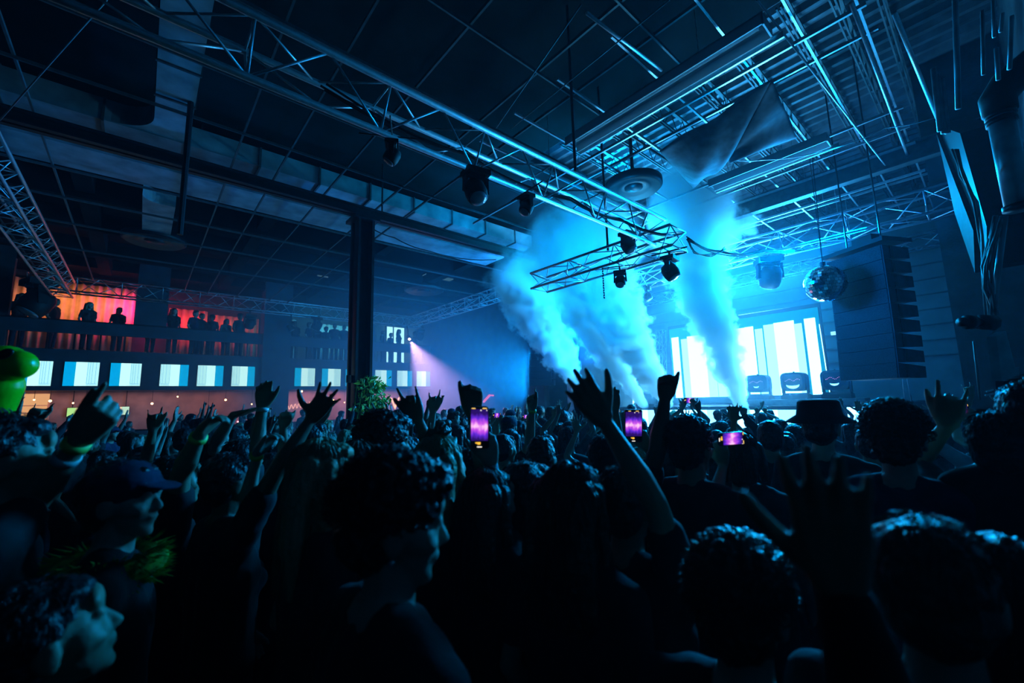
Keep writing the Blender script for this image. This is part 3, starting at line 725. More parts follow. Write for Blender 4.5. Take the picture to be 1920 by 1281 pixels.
for q, pl, val, zt, s_, lb in (((892, 350), 'Y', 3.51, 4.47, .62, 'dark moving light clamped under the big truss, pinkish beam spot'), ((987, 384), 'Y', 3.51, 4.47, .42, 'small wash light under the big truss near the smoke'), ((735, 287), 'Y', 3.51, 4.47, .36, 'small lamp under the big truss farthest from the smoke'),
        ((1178, 455), 'X', 6.2, 4.4, .62, 'lamp hanging at the junction of the big truss and the cross truss'), ((1257, 503), 'X', 6.45, 4.33, .66, 'lamp hanging under the pipe wall end of the cross truss'), ((1163, 523), 'X', 6.45, 4.33, .5, 'lamp hanging under the smoke end of the cross truss'), ((1213, 552), 'X', 11.6, 5.35, .7, 'small lamp seen through the gap between the smoke plumes'),
        ((70, 558), 'Y', YB-.7, 6.5, 2.2, 'dark spotlight at the end of the side truss above the first dancer'), ((468, 603), 'Y', YB-.6, 6.5, 1.1, 'dark lamp on the balcony truss before the broad column'), ((594, 607), 'Y', YB-.6, 6.5, 1.2, 'dark lamp on the balcony truss past the broad column'), ((545, 612), 'Y', YB-.6, 6.5, .8, 'small lamp beside the broad column on the balcony truss'), ((787, 628), 'Y', YB-.6, 6.5, 1.1, 'lamp beside the pink spotlight in the balcony corner'), ((1022, 553), 'X', 12.2, 6.6, .9, 'small lamp on the truss inside the smoke')):
    hung_lamp(q, pl, val, zt, s_, lb)
PINK = onY(766, 634, YB-.9)
t = thing('spotlight', 'lit pink spotlight throwing a beam from the balcony corner', 'spotlight', PINK)
MB().lathe([(.09, -.2), (.12, -.15), (.12, .1), (.14, .12)], (0, 0, 0), 16, Matrix.Rotation(R(180-50), 3, V((1, -.3, 0)))).build('can', M['black'], t, True)
MB().ball((0, -.1, -.08), .07, 10, 8).build('lamp_face', emit('pink face', (1, .65, .8), 25), t, True)
MB().tube([(0, 0, .1), (0, .2, 6.5-PINK.z)], .03, 6).build('bracket', M['black'], t)

# mirror ball
mbp = onX(1547, 532, 9.8)
t = thing('mirror_ball', 'mirror ball hanging beside the speaker stack', 'mirror ball', mbp)
r_ = .345
mb = MB(); rd = random.Random(2)
for j in range(1, 20):
    th = math.pi*j/20; n = max(6, int(2*math.pi*r_*math.sin(th)/.063))
    for i in range(n):
        ph = 2*math.pi*i/n; dth = math.pi/20*.46; dph = math.pi/n*.92
        nn = V((math.sin(th)*math.cos(ph), math.sin(th)*math.sin(ph), math.cos(th)))
        e1 = V((math.cos(th)*math.cos(ph), math.cos(th)*math.sin(ph), -math.sin(th))); e2 = V((-math.sin(ph), math.cos(ph), 0))
        tl = e1*rd.uniform(-.002, .002)
        c = nn*(r_+.002); a, b = dth*r_, dph*r_*math.sin(th)
        j1 = nn*rd.uniform(-.0015, .0015)
        mb.add([c-e1*a-e2*b+j1, c+e1*a-e2*b, c+e1*a+e2*b-j1, c-e1*a+e2*b], [(0, 1, 2, 3)])
mb.build('mirror_tiles', M['mirror'], t)
MB().ball((0, 0, 0), r_-.006, 32, 24).build('core', M['dark'], t, True)
MB().tube([(0, 0, r_), (0, 0, r_+.08)], .05, 10).build('cap', M['dark'], t)
MB().tube([(0, 0, r_), (.0, 1.9-mbp.y, 6.84-mbp.z)], .008, 5).tube([(0, 0, r_+.05), (.0, 1.95-mbp.y, 6.84-mbp.z)], .006, 5).build('hanging_cable', M['rubber'], t)

# hanging line arrays
def line_array(label, c, n, w_, h_, d_, rz, curve=3.2, frame=True):
    t = thing('line_array', label, 'speaker stack', c); t.rotation_euler = (0, 0, rz)
    z = 0; x = 0; a = 0
    if frame:
        MB().box((0, 0, .1), (d_*1.15, w_*1.1, .08)).box((d_*.1, 0, .24), (d_*.35, w_*.35, .24)).build('rigging_frame', M['black'], t)
        for sgn in (-1, 1): MB().tube([(0, sgn*w_*.3, .1), (0, sgn*w_*.3, (8.7 if c[0] < 12 else 8.1)-c[2])], .015, 6).build('hoist_chain', M['dark'], t)
    for k in range(n):
        rot = Matrix.Rotation(R(a), 3, 'Y')
        z -= h_*math.cos(R(a)); x += -h_*math.sin(R(a))*.9
        cab = MB()
        cab.prism([rot @ V((-d_/2, -w_/2, -h_/2+.004))+V((x, 0, z+h_/2)), rot @ V((-d_/2, -w_/2, h_/2-.004))+V((x, 0, z+h_/2)), rot @ V((d_/2, -w_/2, h_/2-.035))+V((x, 0, z+h_/2)), rot @ V((d_/2, -w_/2, -h_/2+.035))+V((x, 0, z+h_/2))], (0, w_, 0))
        cb = cab.build('speaker_cabinet', M['spk'], t)
        g = MB(); g.box(rot @ V((-d_/2-.006, 0, 0))+V((x, 0, z+h_/2)), (.01, w_*.96, h_*.95), rot); g.build('grille', M['grille'], cb)
        for sgn in (-1, 1): MB().box(rot @ V((-d_*.2, sgn*(w_/2+.012), 0))+V((x, 0, z+h_/2)), (.06, .02, h_*.85), rot).build('rigging_link', M['dark'], cb)
        a += curve*(k/n)
    return t
M['spk'] = mat('speaker paint', (.03, .035, .045), .7, noise_amt=.2)
M['grille'] = mat('speaker grille', (.02, .022, .028), .8, noise_amt=.5, noise_scale=60)
line_array('large hanging stack of loudspeakers beside the mirror ball', onX(1622, 478, 10.4)+V((0, 0, 0)), 9, 1.05, .27, .62, R(-28), 1.2)
line_array('hanging loudspeaker stack on the far side of the smoke', V((12.9, 12.8, 4.75)), 8, 1.0, .28, .6, R(28), 1.2)
# rolled arms on top of the array
tag(MB().tube([onX(1528, 522, 10.6), onX(1612, 498, 10.3)], .05, 10).tube([onX(1604, 488, 10.2), onX(1640, 500, 10.2)], .05, 10).build('rigging_pipe', M['black'], None, True), 'dark pipe reaching from the speaker stack to the mirror ball', 'pipe')

# ================================================================ pipes and cables by the wall
vp = thing('vent_pipe', 'thick vertical pipe with black elbow on the wall above the crowd', 'pipe', dep(1875, 405, 3.4))
a, b = dep(1875, 212, 3.4), dep(1875, 403, 3.4)
b = V((a.x, a.y, b.z))
MB().tube([V((0, 0, 0)), a-b], .078, 20).build('pipe_body', M['pipe'], vp, True)
vp.location = b
for zf in (0, .9, .97): MB().tube([(0, 0, (a-b).z*zf-.012), (0, 0, (a-b).z*zf+.03)], .09, 20).build('pipe_collar', M['dark'], vp, True)
e = a-b
MB().tube([e, e+V((0, 0, .12)), e+V((.02, -.08, .24)), e+V((.03, -.2, .32)), e+V((.03, -.5, .36))], [.1, .11, .12, .12, .12], 18).build('elbow', M['black'], vp, True)
tag(MB().tube([dep(1790, -40, 3.6), dep(1797, 204, 3.6)], .02, 10).build('wall_pipe', M['pipe'], None, True), 'thin vertical pipe coming down from the roof near the wall', 'pipe')
for i, (q0, q1) in enumerate((((1750, 128), (1763, 246)), ((1757, 142), (1770, 250)), ((1765, 150), (1777, 250)))):
    tag(MB().tube([dep(*q0, 5.5), dep(*q1, 5.5)], .03, 10).build('wall_pipe', M['pipe'], None, True), f'{ORD[i]} of three short upright pipes by the wall corner, counted from the stage', 'pipe', 'three short upright pipes by the wall corner')
for i, (q0, q1, r) in enumerate((((1842, 20), (1844, 140), .011), ((1868, 90), (1872, 150), .012), ((1880, 25), (1876, 60), .010), ((1897, 30), (1893, 130), .012), ((1862, 0), (1864, 70), .010))):
    tag(MB().tube([dep(*q0, 2.9), dep(*q1, 2.9)], r, 8).build('cable_conduit', M['pipe'], None, True), f'{ORD[i]} short conduit at the top of the wall above the black elbow', 'conduit', 'conduits above the black elbow')
# ledge wedge and posts
w1 = [dep(1756, 251, 6.5), dep(1825, 433, 5.2), dep(1828, 512, 5.2), dep(1790, 400, 6.0)]
tag(MB().prism(w1, ray(1890, 330).cross(V((0, 0, 1))).normalized()*.5).build('wall_bulkhead', M['spk2'], None), 'slanting wall bulkhead beneath the three short pipes', 'bulkhead')
dk = [dep(1757, 235, 6.6), dep(1800, 250, 5.6), dep(1850, 425, 5.0), dep(1850, 500, 5.0), dep(1826, 430, 5.3)]
tag(MB().prism(dk, (.05, -.3, 0)).build('wall_bracket', M['black'], None), 'dark steel bracket on top of the slanting bulkhead', 'bracket')
cb = MB(); rd = random.Random(5)
for k in range(9):
    pts = []
    for (x, y) in ((1873, 405), (1862, 450), (1850, 500), (1853, 540), (1862, 590)):
        pts.append(dep(x+rd.uniform(-9, 9), y, 3.3+rd.uniform(-.05, .05)))
    cb.tube(pts, rd.uniform(.007, .013), 6)
tag(cb.build('cable_bundle', M['cable'], None, True), 'loose bundle of cables hanging beneath the thick pipe', 'cables')
cb = MB()
for k in range(6):
    pts = [dep(x+rd.uniform(-6, 6), y, 3.5+rd.uniform(-.05, .05)) for (x, y) in ((1790, 280), (1805, 330), (1828, 380), (1838, 440), (1845, 520), (1853, 600))]
    cb.tube(pts, .008, 6)
tag(cb.build('cable_bundle', M['cable'], None, True), 'thin cables running down beside the slanting bulkhead', 'cables')
# right posts
t = thing('wall_post', 'upright metal post with clamp and socket box rising from the crowd by the wall', 'post', dep(1895, 860, 3.3))
base = dep(1895, 860, 3.3)
def relp(q, D): return dep(*q, D)-base
MB().tube([relp((1884, 405), 3.3), relp((1863, 575), 3.3)], .02, 10).build('upper_pipe', M['pipe'], t, True)
MB().prism([relp((1850, 632), 3.3), relp((1868, 622), 3.3), relp((1892, 715), 3.3), relp((1860, 714), 3.3)], V((.02, -.05, 0))).build('cover_plate', M['pipe'], t)
MB().prism([relp((1887, 690), 3.3), relp((1892, 690), 3.3), relp((1905, 860), 3.3), relp((1898, 860), 3.3)], V((.02, -.05, 0))).build('post_edge', M['pipe'], t)
MB().prism([relp((1866, 714), 3.32), relp((1886, 714), 3.32), relp((1900, 860), 3.32), relp((1878, 860), 3.32)], V((.02, -.05, 0))).build('post_body', M['dark'], t)
mb = MB().tube([relp((1800, 604), 3.2), relp((1862, 606), 3.2)], .035, 10).tube([relp((1812, 604), 3.2), relp((1824, 604), 3.2)], .055, 12).tube([relp((1838, 604), 3.2), relp((1862, 606), 3.2)], .06, 8)
mb.build('clamp', M['dark'], t, True)
MB().tube([relp((1848, 742), 3.1), relp((1864, 738), 3.1)], .008, 6).tube([relp((1850, 735), 3.1), relp((1862, 731), 3.1)], .006, 6).build('hook', M['alu'], t, True)
for i, (q0, q1) in enumerate((((1826, 640), (1838, 750)), ((1870, 730), (1885, 800)))):
    tag(MB().tube([dep(*q0, 4.6), dep(*q1, 4.6)], .012, 6).build('wall_cable', M['cable'], None, True), ['thin upright cable on the wall under the pipe clamp', 'thin upright cable beside the metal post'][i], 'cable')
tag(MB().tube([dep(1697, 690, 10.5), dep(1712, 768, 10.5)], .015, 6).tube([dep(1690, 690, 10.6), dep(1700, 780, 10.6)], .012, 6).build('speaker_cable', M['cable'], None, True), 'thin cables dangling beneath the large loudspeaker stack', 'cable')
# truss cables
def cablerun(pts, r, m, label, k=3, wob=.03, seed=1):
    mb = MB(); rd = random.Random(seed)
    for j in range(k):
        pp = [V(p)+V((rd.uniform(-wob, wob) for _ in range(3))) for p in pts]
        full = []
        for a, b in zip(pp, pp[1:]): full += catenary(a, b, (b-a).length*.05, 5)[:-1]
        full.append(pp[-1]); mb.tube(full, r, 6)
    return tag(mb.build('cable', m, None, True), label, 'cable')
cablerun([(1.0, 3.5, 4.66), (2.5, 3.55, 4.66), (4.2, 3.5, 4.64), (5.4, 3.5, 4.66), (6.5, 3.3, 4.6)], .011, M['rubber'], 'black cables laid inside the big truss', 4)
q = [dep(1290, 447, 7.9), dep(1350, 473, 8.6), dep(1430, 470, 9.4), dep(1540, 455, 10.6), dep(1600, 440, 11.4)]
cablerun(q, .014, M['rubber'], 'heavy cables swinging from the end of the big truss to the stage', 4, .04, 3)
q = [dep(1287, 450, 7.9), dep(1300, 472, 8.0), dep(1330, 480, 8.3), dep(1360, 465, 8.6)]
cablerun(q, .01, M['rubber'], 'slack loop of cable under the end of the big truss', 3, .04, 4)
q = [dep(700, 430, 9), dep(740, 446, 9.2), dep(800, 470, 9.5), dep(930, 487, 10.3)]
cablerun(q, .012, M['cable'], 'pale thin cable sagging along the ceiling beyond the pillar', 1, .0, 5)
q = [dep(1365, 299, 7.6), dep(1430, 300, 7.5), dep(1560, 278, 7.2), dep(1660, 240, 7), dep(1755, 220, 6.6)]
cablerun(q, .008, M['alu'], 'thin wire from the hanging fabric across to the wall', 1, 0, 6)
ch = MB()
pc = onX(1131, 524, 6.2); pc.z = 4.33
for k in range(14): ch.lathe([(.008, -.02), (.014, -.01), (.014, .01), (.008, .02)], pc+V((0, 0, -.045*k)), 6, Matrix.Rotation(R(25*(-1)**k), 3, 'X'))
tag(ch.build('hanging_chain', M['dark'], None, True), 'short chain dangling from the far corner of the cross truss', 'chain')
ln = MB()
for q0, q1, D0, D1 in (((0, 225), (200, 0), 6, 4), ((1090, 8), (930, 240), 4.6, 6.4), ((1255, 0), (960, 240), 4.2, 6.2)):
    ln = MB().tube([dep(*q0, D0), dep(*q1, D1)], .009, 6)
    tag(ln.build('overhead_cable', M['cable'], None, True), {0: 'straight cable across the dark ceiling corner above the ducts', 1090: 'straight thin cable crossing behind the big truss', 1255: 'straight double cable over the big truss toward the strip light'}[q0[0]], 'cable')

# ================================================================ haze and smoke
def vol_material(name, dens, color=(1, 1, 1), g=.3, absorb=None):
    m = bpy.data.materials.new(name); m.use_nodes = True
    nt = m.node_tree; nt.nodes.clear()
    o = nt.nodes.new('ShaderNodeOutputMaterial'); s = nt.nodes.new('ShaderNodeVolumeScatter')
    s.inputs['Color'].default_value = (*color, 1); s.inputs['Density'].default_value = dens; s.inputs['Anisotropy'].default_value = g
    nt.links.new(s.outputs[0], o.inputs['Volume'])
    return m, nt, s
hm, _, _ = vol_material('haze', .002, (.5, .75, 1), .35)
hz = MB().bounds((-8.9, -.75, .02), (19.1, 23.0, 8.05)).build('haze', hm)
tag(hz, 'thin blue haze filling the hall from the crowd to the stage', 'haze', kind='stuff')

def plume(name, label, base, top, r0, r1, dens, seed, bulge=0., fade=.25, nscale=1.6):
    """cone of smoke in its own space: local z runs 0..L along the jet"""
    base, top = V(base), V(top); d = top-base; L = d.length
    m, nt, s = vol_material(name+' material', 0, (.80, .95, 1), .1)
    N = nt.nodes; K = nt.links
    def node(t, **kw):
        n = N.new(t)
        for k, v in kw.items(): setattr(n, k, v)
        return n
    def math_(op, a, b=None, c=None, clamp=False):
        n = node('ShaderNodeMath', operation=op); n.use_clamp = clamp
        for i, q in enumerate((a, b, c)):
            if q is None: continue
            if isinstance(q, (int, float)): n.inputs[i].default_value = q
            else: K.new(q, n.inputs[i])
        return n.outputs[0]
    tc = node('ShaderNodeTexCoord')
    # noise coordinates stretched by distance so that the base is finely curled
    mp = node('ShaderNodeMapping'); mp.inputs['Location'].default_value = (seed*3.1, seed*1.7, seed)
    K.new(tc.outputs['Object'], mp.inputs[0])
    nz = node('ShaderNodeTexNoise'); nz.inputs['Scale'].default_value = nscale; nz.inputs['Detail'].default_value = 6; nz.inputs['Roughness'].default_value = .62
    K.new(mp.outputs[0], nz.inputs['Vector'])
    sx = node('ShaderNodeSeparateXYZ'); K.new(tc.outputs['Object'], sx.inputs[0])
    x, y, z = sx.outputs
    t = math_('DIVIDE', z, L)
    rho = math_('SQRT', math_('ADD', math_('MULTIPLY', x, x), math_('MULTIPLY', y, y)))
    tp = math_('POWER', math_('MAXIMUM', t, .0), .8)
    rad = math_('ADD', math_('MULTIPLY', tp, r1-r0), r0)
    if bulge:
        pass
    q = math_('DIVIDE', rho, rad)
    nn = math_('MULTIPLY', math_('SUBTRACT', nz.outputs['Fac'], .5), 2.2)
    f = math_('ADD', math_('SUBTRACT', .80, q), nn)
    # sharp edge low, soft edge high
    sharp = math_('SUBTRACT', 12.0, math_('MULTIPLY', t, 9.5))
    f = math_('MULTIPLY', f, sharp, clamp=True)
    # fade at both ends
    e0 = math_('MULTIPLY', t, 30, clamp=True)
    e1 = math_('DIVIDE', math_('SUBTRACT', 1.0, t), fade, clamp=True)
    hull = math_('MULTIPLY', math_('SUBTRACT', 1.35, q), 5, clamp=True)
    thin = math_('SUBTRACT', 1.25, math_('MULTIPLY', t, .75))
    dn = math_('MULTIPLY', math_('MULTIPLY', math_('MULTIPLY', f, e0), math_('MULTIPLY', e1, hull)), math_('MULTIPLY', thin, dens))
    K.new(dn, s.inputs['Density'])
    m.cycles.volume_step_rate = .45
    mb = MB()
    k = 14; prof = [(r0*1.4 + (r1-r0)*1.38*((i/k)**.8), L*i/k) for i in range(k+1)]
    mb.lathe(prof, n=20)
    o = mb.build(name, m)
    q_ = d.to_track_quat('Z', 'Y'); o.rotation_mode = 'QUATERNION'; o.rotation_quaternion = q_; o.location = base
    tag(o, label, 'smoke', kind='stuff')
    return o
def cloud(name, label, c, rad, dens, seed, nscale=1.3, rot=(0, 0, 0), soft=2.4, thr=.62):
    m, nt, s = vol_material(name+' material', 0, (.9, .97, 1), .1)
    N = nt.nodes; K = nt.links
    tc = N.new('ShaderNodeTexCoord')
    mx = max(rad)
    ln = N.new('ShaderNodeVectorMath'); ln.operation = 'LENGTH'; K.new(tc.outputs['Object'], ln.inputs[0])
    mp = N.new('ShaderNodeMapping'); mp.inputs['Location'].default_value = (seed, seed*2.3, 0); mp.inputs['Scale'].default_value = (rad[0], rad[1], rad[2])
    K.new(tc.outputs['Object'], mp.inputs[0])
    nz = N.new('ShaderNodeTexNoise'); nz.inputs['Scale'].default_value = nscale; nz.inputs['Detail'].default_value = 4; nz.inputs['Roughness'].default_value = .6
    K.new(mp.outputs[0], nz.inputs['Vector'])
    def math_(op, a, b, clamp=False):
        n = N.new('ShaderNodeMath'); n.operation = op; n.use_clamp = clamp
        for i, q in enumerate((a, b)):
            if isinstance(q, (int, float)): n.inputs[i].default_value = q
            else: K.new(q, n.inputs[i])
        return n.outputs[0]
    f = math_('ADD', math_('SUBTRACT', thr, ln.outputs['Value']), math_('MULTIPLY', math_('SUBTRACT', nz.outputs['Fac'], .5), 2.2))
    f = math_('MULTIPLY', f, soft, True)
    f = math_('MULTIPLY', f, math_('MULTIPLY', math_('SUBTRACT', 1.0, ln.outputs['Value']), 6, True))
    K.new(math_('MULTIPLY', f, dens), s.inputs['Density'])
    o = MB().ball((0, 0, 0), 1, 20, 14).build(name, m)
    o.location = V(c); o.scale = rad; o.rotation_euler = rot
    tag(o, label, 'smoke', kind='stuff')
    return o
plume('smoke_jet', 'tall smoke jet blowing up in front of the stage screen', (12.1, 4.5, 1.3), (9.2, 4.45, 6.0), .12, .98, 8, 1, nscale=2.6)
plume('smoke_jet', 'thick smoke jet rising from beside the truss tower, the wider of two', (12.2, 6.7, 1.6), (8.0, 6.7, 6.0), .14, 1.3, 7, 2, nscale=2.3)
plume('smoke_jet', 'second smoke jet rising close behind the thick one', (12.2, 7.5, 1.6), (8.7, 8.2, 5.6), .12, 1.0, 7, 3, nscale=2.5)
plume('smoke_jet', 'smoke jet by the far loudspeaker stack, the one closest to the balcony', (12.0, 10.0, 2.1), (8.9, 10.1, 6.6), .16, 1.55, 5, 4, nscale=2.0)
cloud('smoke_cloud', 'billowing smoke cloud gathered where the jets by the tower meet the roof', onY(1085, 468, 7.0), (1.6, 1.9, 1.35), 2.4, 1.3, 1.5, thr=1.05)
cloud('smoke_cloud', 'smoke cloud under the round ceiling housing above the tall jet', onY(1300, 405, 4.6), (1.3, 1.15, 1.7), 3.0, 5.1, 1.7, thr=1.05)
cloud('smoke_cloud', 'faint smoke drifting between the clouds toward the pillar', onY(985, 500, 8.8), (1.2, 1.5, 1.1), 1.0, 9.3, 1.1, thr=.7)
cloud('smoke_cloud', 'small detached puff of smoke drifting toward the pipe wall', onY(1385, 418, 3.9), (.6, .6, .55), 4, 3.3, 2.8, soft=4, thr=.75)
# haze thickening around the stage
m, nt, s = vol_material('stage haze', 0, (.55, .78, 1), .3)
tc = nt.nodes.new('ShaderNodeTexCoord'); ln = nt.nodes.new('ShaderNodeVectorMath'); ln.operation = 'LENGTH'; nt.links.new(tc.outputs['Object'], ln.inputs[0])
mr = nt.nodes.new('ShaderNodeMapRange'); mr.interpolation_type = 'SMOOTHSTEP'; mr.inputs[1].default_value = 1; mr.inputs[2].default_value = .15; mr.inputs[3].default_value = 0; mr.inputs[4].default_value = .028
nt.links.new(ln.outputs['Value'], mr.inputs[0]); nt.links.new(mr.outputs[0], s.inputs['Density'])
o = MB().ball((0, 0, 0), 1, 24, 16).build('haze', m); o.location = (13.6, 6.0, 3.6); o.scale = (6.5, 7, 5)
m2 = m.copy(); m2.name = 'balcony haze'
for n_ in m2.node_tree.nodes:
    if n_.type == 'MAP_RANGE': n_.inputs[4].default_value = .065
o2 = MB().ball((0, 0, 0), 1, 24, 16).build('haze', m2); o2.location = (7.5, 18.0, 3.6); o2.scale = (10.5, 8.5, 6.5)
tag(o2, 'blue haze hanging before the balcony and bar', 'haze', kind='stuff')
tag(o, 'thicker glowing haze around the stage and screen', 'haze', kind='stuff')

# ================================================================ people
SKIN = [mat('light skin', (.52, .36, .28), .5, bump=.08, bscale=90), mat('tan skin', (.38, .23, .15), .5, bump=.08, bscale=90), mat('brown skin', (.17, .09, .055), .5, bump=.08, bscale=90)]
HAIR = [mat('black hair', (.012, .011, .012), .42, bump=.6, bscale=45), mat('brown hair', (.055, .03, .018), .42, bump=.6, bscale=45), mat('blond hair', (.42, .30, .16), .42, bump=.6, bscale=45)]
CLOTH = [mat('black cotton', (.012, .012, .014), .9, noise_amt=.3, noise_scale=14, bump=.3, bscale=16), mat('charcoal cotton', (.04, .042, .048), .9, noise_amt=.3, noise_scale=14, bump=.3, bscale=16), mat('navy cotton', (.015, .022, .06), .9, noise_amt=.3, noise_scale=14, bump=.3, bscale=16), mat('grey cotton', (.14, .145, .155), .9, noise_amt=.25, noise_scale=14, bump=.3, bscale=16), mat('white cotton', (.5, .52, .55), .9, noise_amt=.12, noise_scale=14, bump=.3, bscale=16), mat('dark red cotton', (.09, .015, .02), .9, noise_amt=.3, noise_scale=14, bump=.3, bscale=16)]
DENIM = mat('dark denim', (.015, .02, .035), .9, noise_amt=.3, noise_scale=20, bump=.3, bscale=30)
SHOE = mat('dark shoe', (.02, .02, .022), .5)
SCREENM = {}

class Blob(MB):
    def cap(s, pts, rr, n=10):
        """chain of rounded tapered limbs"""
        pts = [V(p) for p in pts]
        rr = rr if isinstance(rr, (list, tuple)) else [rr]*len(pts)
        for p, r in zip(pts, rr): s.ball(p, r, n, max(6, n-3))
        for i in range(len(pts)-1):
            if (pts[i+1]-pts[i]).length > 1e-4: s.tube([pts[i], pts[i+1]], [rr[i], rr[i+1]], n)
        return s
def solid(mb, name, m, voxel, parent=None, smooth=2, ratio=None, disp=None):
    """fuse everything in mb into one continuous surface"""
    me = bpy.data.meshes.new(name); me.from_pydata(mb.v, [], mb.f); me.update()
    bm = bmesh.new(); bm.from_mesh(me); bmesh.ops.recalc_face_normals(bm, faces=bm.faces); bm.to_mesh(me); bm.free()
    o = bpy.data.objects.new(name, me); COL.objects.link(o)
    md = o.modifiers.new('r', 'REMESH'); md.mode = 'VOXEL'; md.voxel_size = voxel; md.use_smooth_shade = True
    if smooth:
        sm = o.modifiers.new('s', 'SMOOTH'); sm.factor = .5; sm.iterations = smooth
    if ratio:
        dc = o.modifiers.new('d', 'DECIMATE'); dc.ratio = ratio
    dg = bpy.context.evaluated_depsgraph_get()
    me2 = bpy.data.meshes.new_from_object(o.evaluated_get(dg)); me2.name = name
    bpy.data.objects.remove(o); bpy.data.meshes.remove(me)
    if disp:
        n_ = len(me2.vertices); co = [0.]*(3*n_); nr = [0.]*(3*n_)
        me2.vertices.foreach_get('co', co); me2.vertices.foreach_get('normal', nr)
        for i in range(0, 3*n_, 3):
            q = disp(V(co[i:i+3]), V(nr[i:i+3])); co[i] = q.x; co[i+1] = q.y; co[i+2] = q.z
        me2.vertices.foreach_set('co', co); me2.update()
    me2.materials.clear(); me2.materials.append(m)
    me2.polygons.foreach_set('use_smooth', [True]*len(me2.polygons))
    o = bpy.data.objects.new(name, me2); COL.objects.link(o)
    if parent: o.parent = parent
    return o

HANDS = {  # curl of index..little (radians per joint), thumb opening, finger spread
    'open': ([.08, .05, .05, .1], .95, .20), 'wide': ([.05, .0, .02, .05], 1.15, .34), 'relax': ([.35, .45, .5, .6], .6, .10),
    'fist': ([1.35, 1.4, 1.4, 1.4], .25, .0), 'point': ([.05, 1.2, 1.35, 1.4], .22, .05), 'horns': ([.1, 1.35, 1.35, .12], .5, .12),
    'peace': ([.05, .08, 1.35, 1.4], .3, .22), 'claw': ([.42, .38, .40, .48], .8, .22), 'phone': ([.75, .8, .8, .85], .75, .06), 'thumb': ([1.3, 1.4, 1.4, 1.4], .30, .0), 'droop': ([.55, .65, .7, .7], .45, .1)}
def hand(b, W, d, n, side, pose='open', s=1., thick=1.):
    """W wrist, d towards the fingertips, n palm normal, side +1 if the thumb lies along d x n"""
    curls, thumb, spread = HANDS[pose]
    W = V(W); d = V(d).normalized(); n = V(n); n = (n-d*n.dot(d)).normalized(); t = d.cross(n).normalized()*side
    k = s
    offs = [.030, .010, -.011, -.030]
    kn = []
    for i, o in enumerate(offs):
        K = W + d*(.092-.005*abs(i-1))*k + t*o*k
        b.cap([W+d*.012*k+t*o*.45*k, W+d*.05*k+t*o*.8*k, K], [.019*k, .0165*k*thick, .0125*k*thick])
        kn.append(K)
    b.cap([W+d*.03*k+t*.02*k, W+d*.06*k+t*.026*k], [.020*k, .016*k])
    lens = [.074, .083, .077, .060]
    for i, K in enumerate(kn):
        sp = [1, .33, -.33, -1][i]*spread
        fd = (d*math.cos(sp)+t*math.sin(sp)).normalized()
        p = K.copy(); c = curls[i]; pts = [p.copy()]; ang = c*.8
        for f_, ff in ((.46, 1.), (.30, 1.15), (.24, .8)):
            dd = fd*math.cos(ang)+n*math.sin(ang)
            p = p+dd*lens[i]*f_*k; pts.append(p.copy()); ang += c*ff
        th = [.0105, .0095, .0085, .0072] if i < 3 else [.0092, .0085, .0075, .0065]
        b.cap(pts, [q*k*thick for q in th], 8)
    T0 = W+d*.028*k+t*.026*k+n*.004
    td = (d*math.cos(thumb)+t*math.sin(thumb)+n*.18).normalized()
    t2 = (td+d*.35).normalized()
    b.cap([T0, T0+td*.042*k, T0+td*.042*k+t2*.034*k, T0+td*.042*k+t2*.034*k+(t2+d*.3).normalized()*.025*k], [.017*k, .0135*k, .0115*k, .009*k], 8)
def elbow(S, W, a, b_, hint):
    S, W = V(S), V(W); D = W-S; L = D.length; L = min(L, (a+b_)*.999); d = D.normalized()
    x = (a*a-b_*b_+L*L)/(2*L); h = math.sqrt(max(0, a*a-x*x))
    u = V(hint); u = (u-d*u.dot(d)); u = u.normalized() if u.length > 1e-5 else d.orthogonal().normalized()
    return S+d*x+u*h

def head_blob(b, c, rot, s=1.):
    """c = centre of the skull; rot turns the head; face looks along local +x"""
    def P(x, y, z): return c+rot @ (V((x, y, z))*s)
    def B(x, y, z, rx, ry, rz): b.ball(P(x, y, z), (rx*s, ry*s, rz*s), 16, 12, rot)
    B(-.012, 0, .02, .100, .078, .098)
    B(.028, 0, -.03, .066, .062, .075)
    B(.042, 0, -.075, .045, .047, .038)
    B(.068, 0, -.098, .022, .026, .018)      # chin
    B(.078, 0, .052, .018, .052, .03)        # forehead
    for sg in (-1, 1):
        B(.081, sg*.028, .022, .012, .022, .008)   # brow
        B(.064, sg*.040, -.026, .024, .024, .02)   # cheek
        B(.060, sg*.030, -.004, .024, .024, .024)
        B(.042, sg*.044, -.012, .036, .030, .038)
        B(.068, sg*.031, .004, .019, .018, .017)   # eye
        B(-.005, sg*.079, -.012, .022, .010, .032) # ear
        B(.002, sg*.084, .004, .016, .006, .014)
    b.cap([P(.086, 0, .014), P(.104, 0, -.022)], [.008*s, .013*s], 8)
    B(.098, 0, -.027, .014, .017, .009)
    B(.088, 0, -.052, .011, .024, .007)      # lips
    B(.085, 0, -.063, .011, .021, .0075)

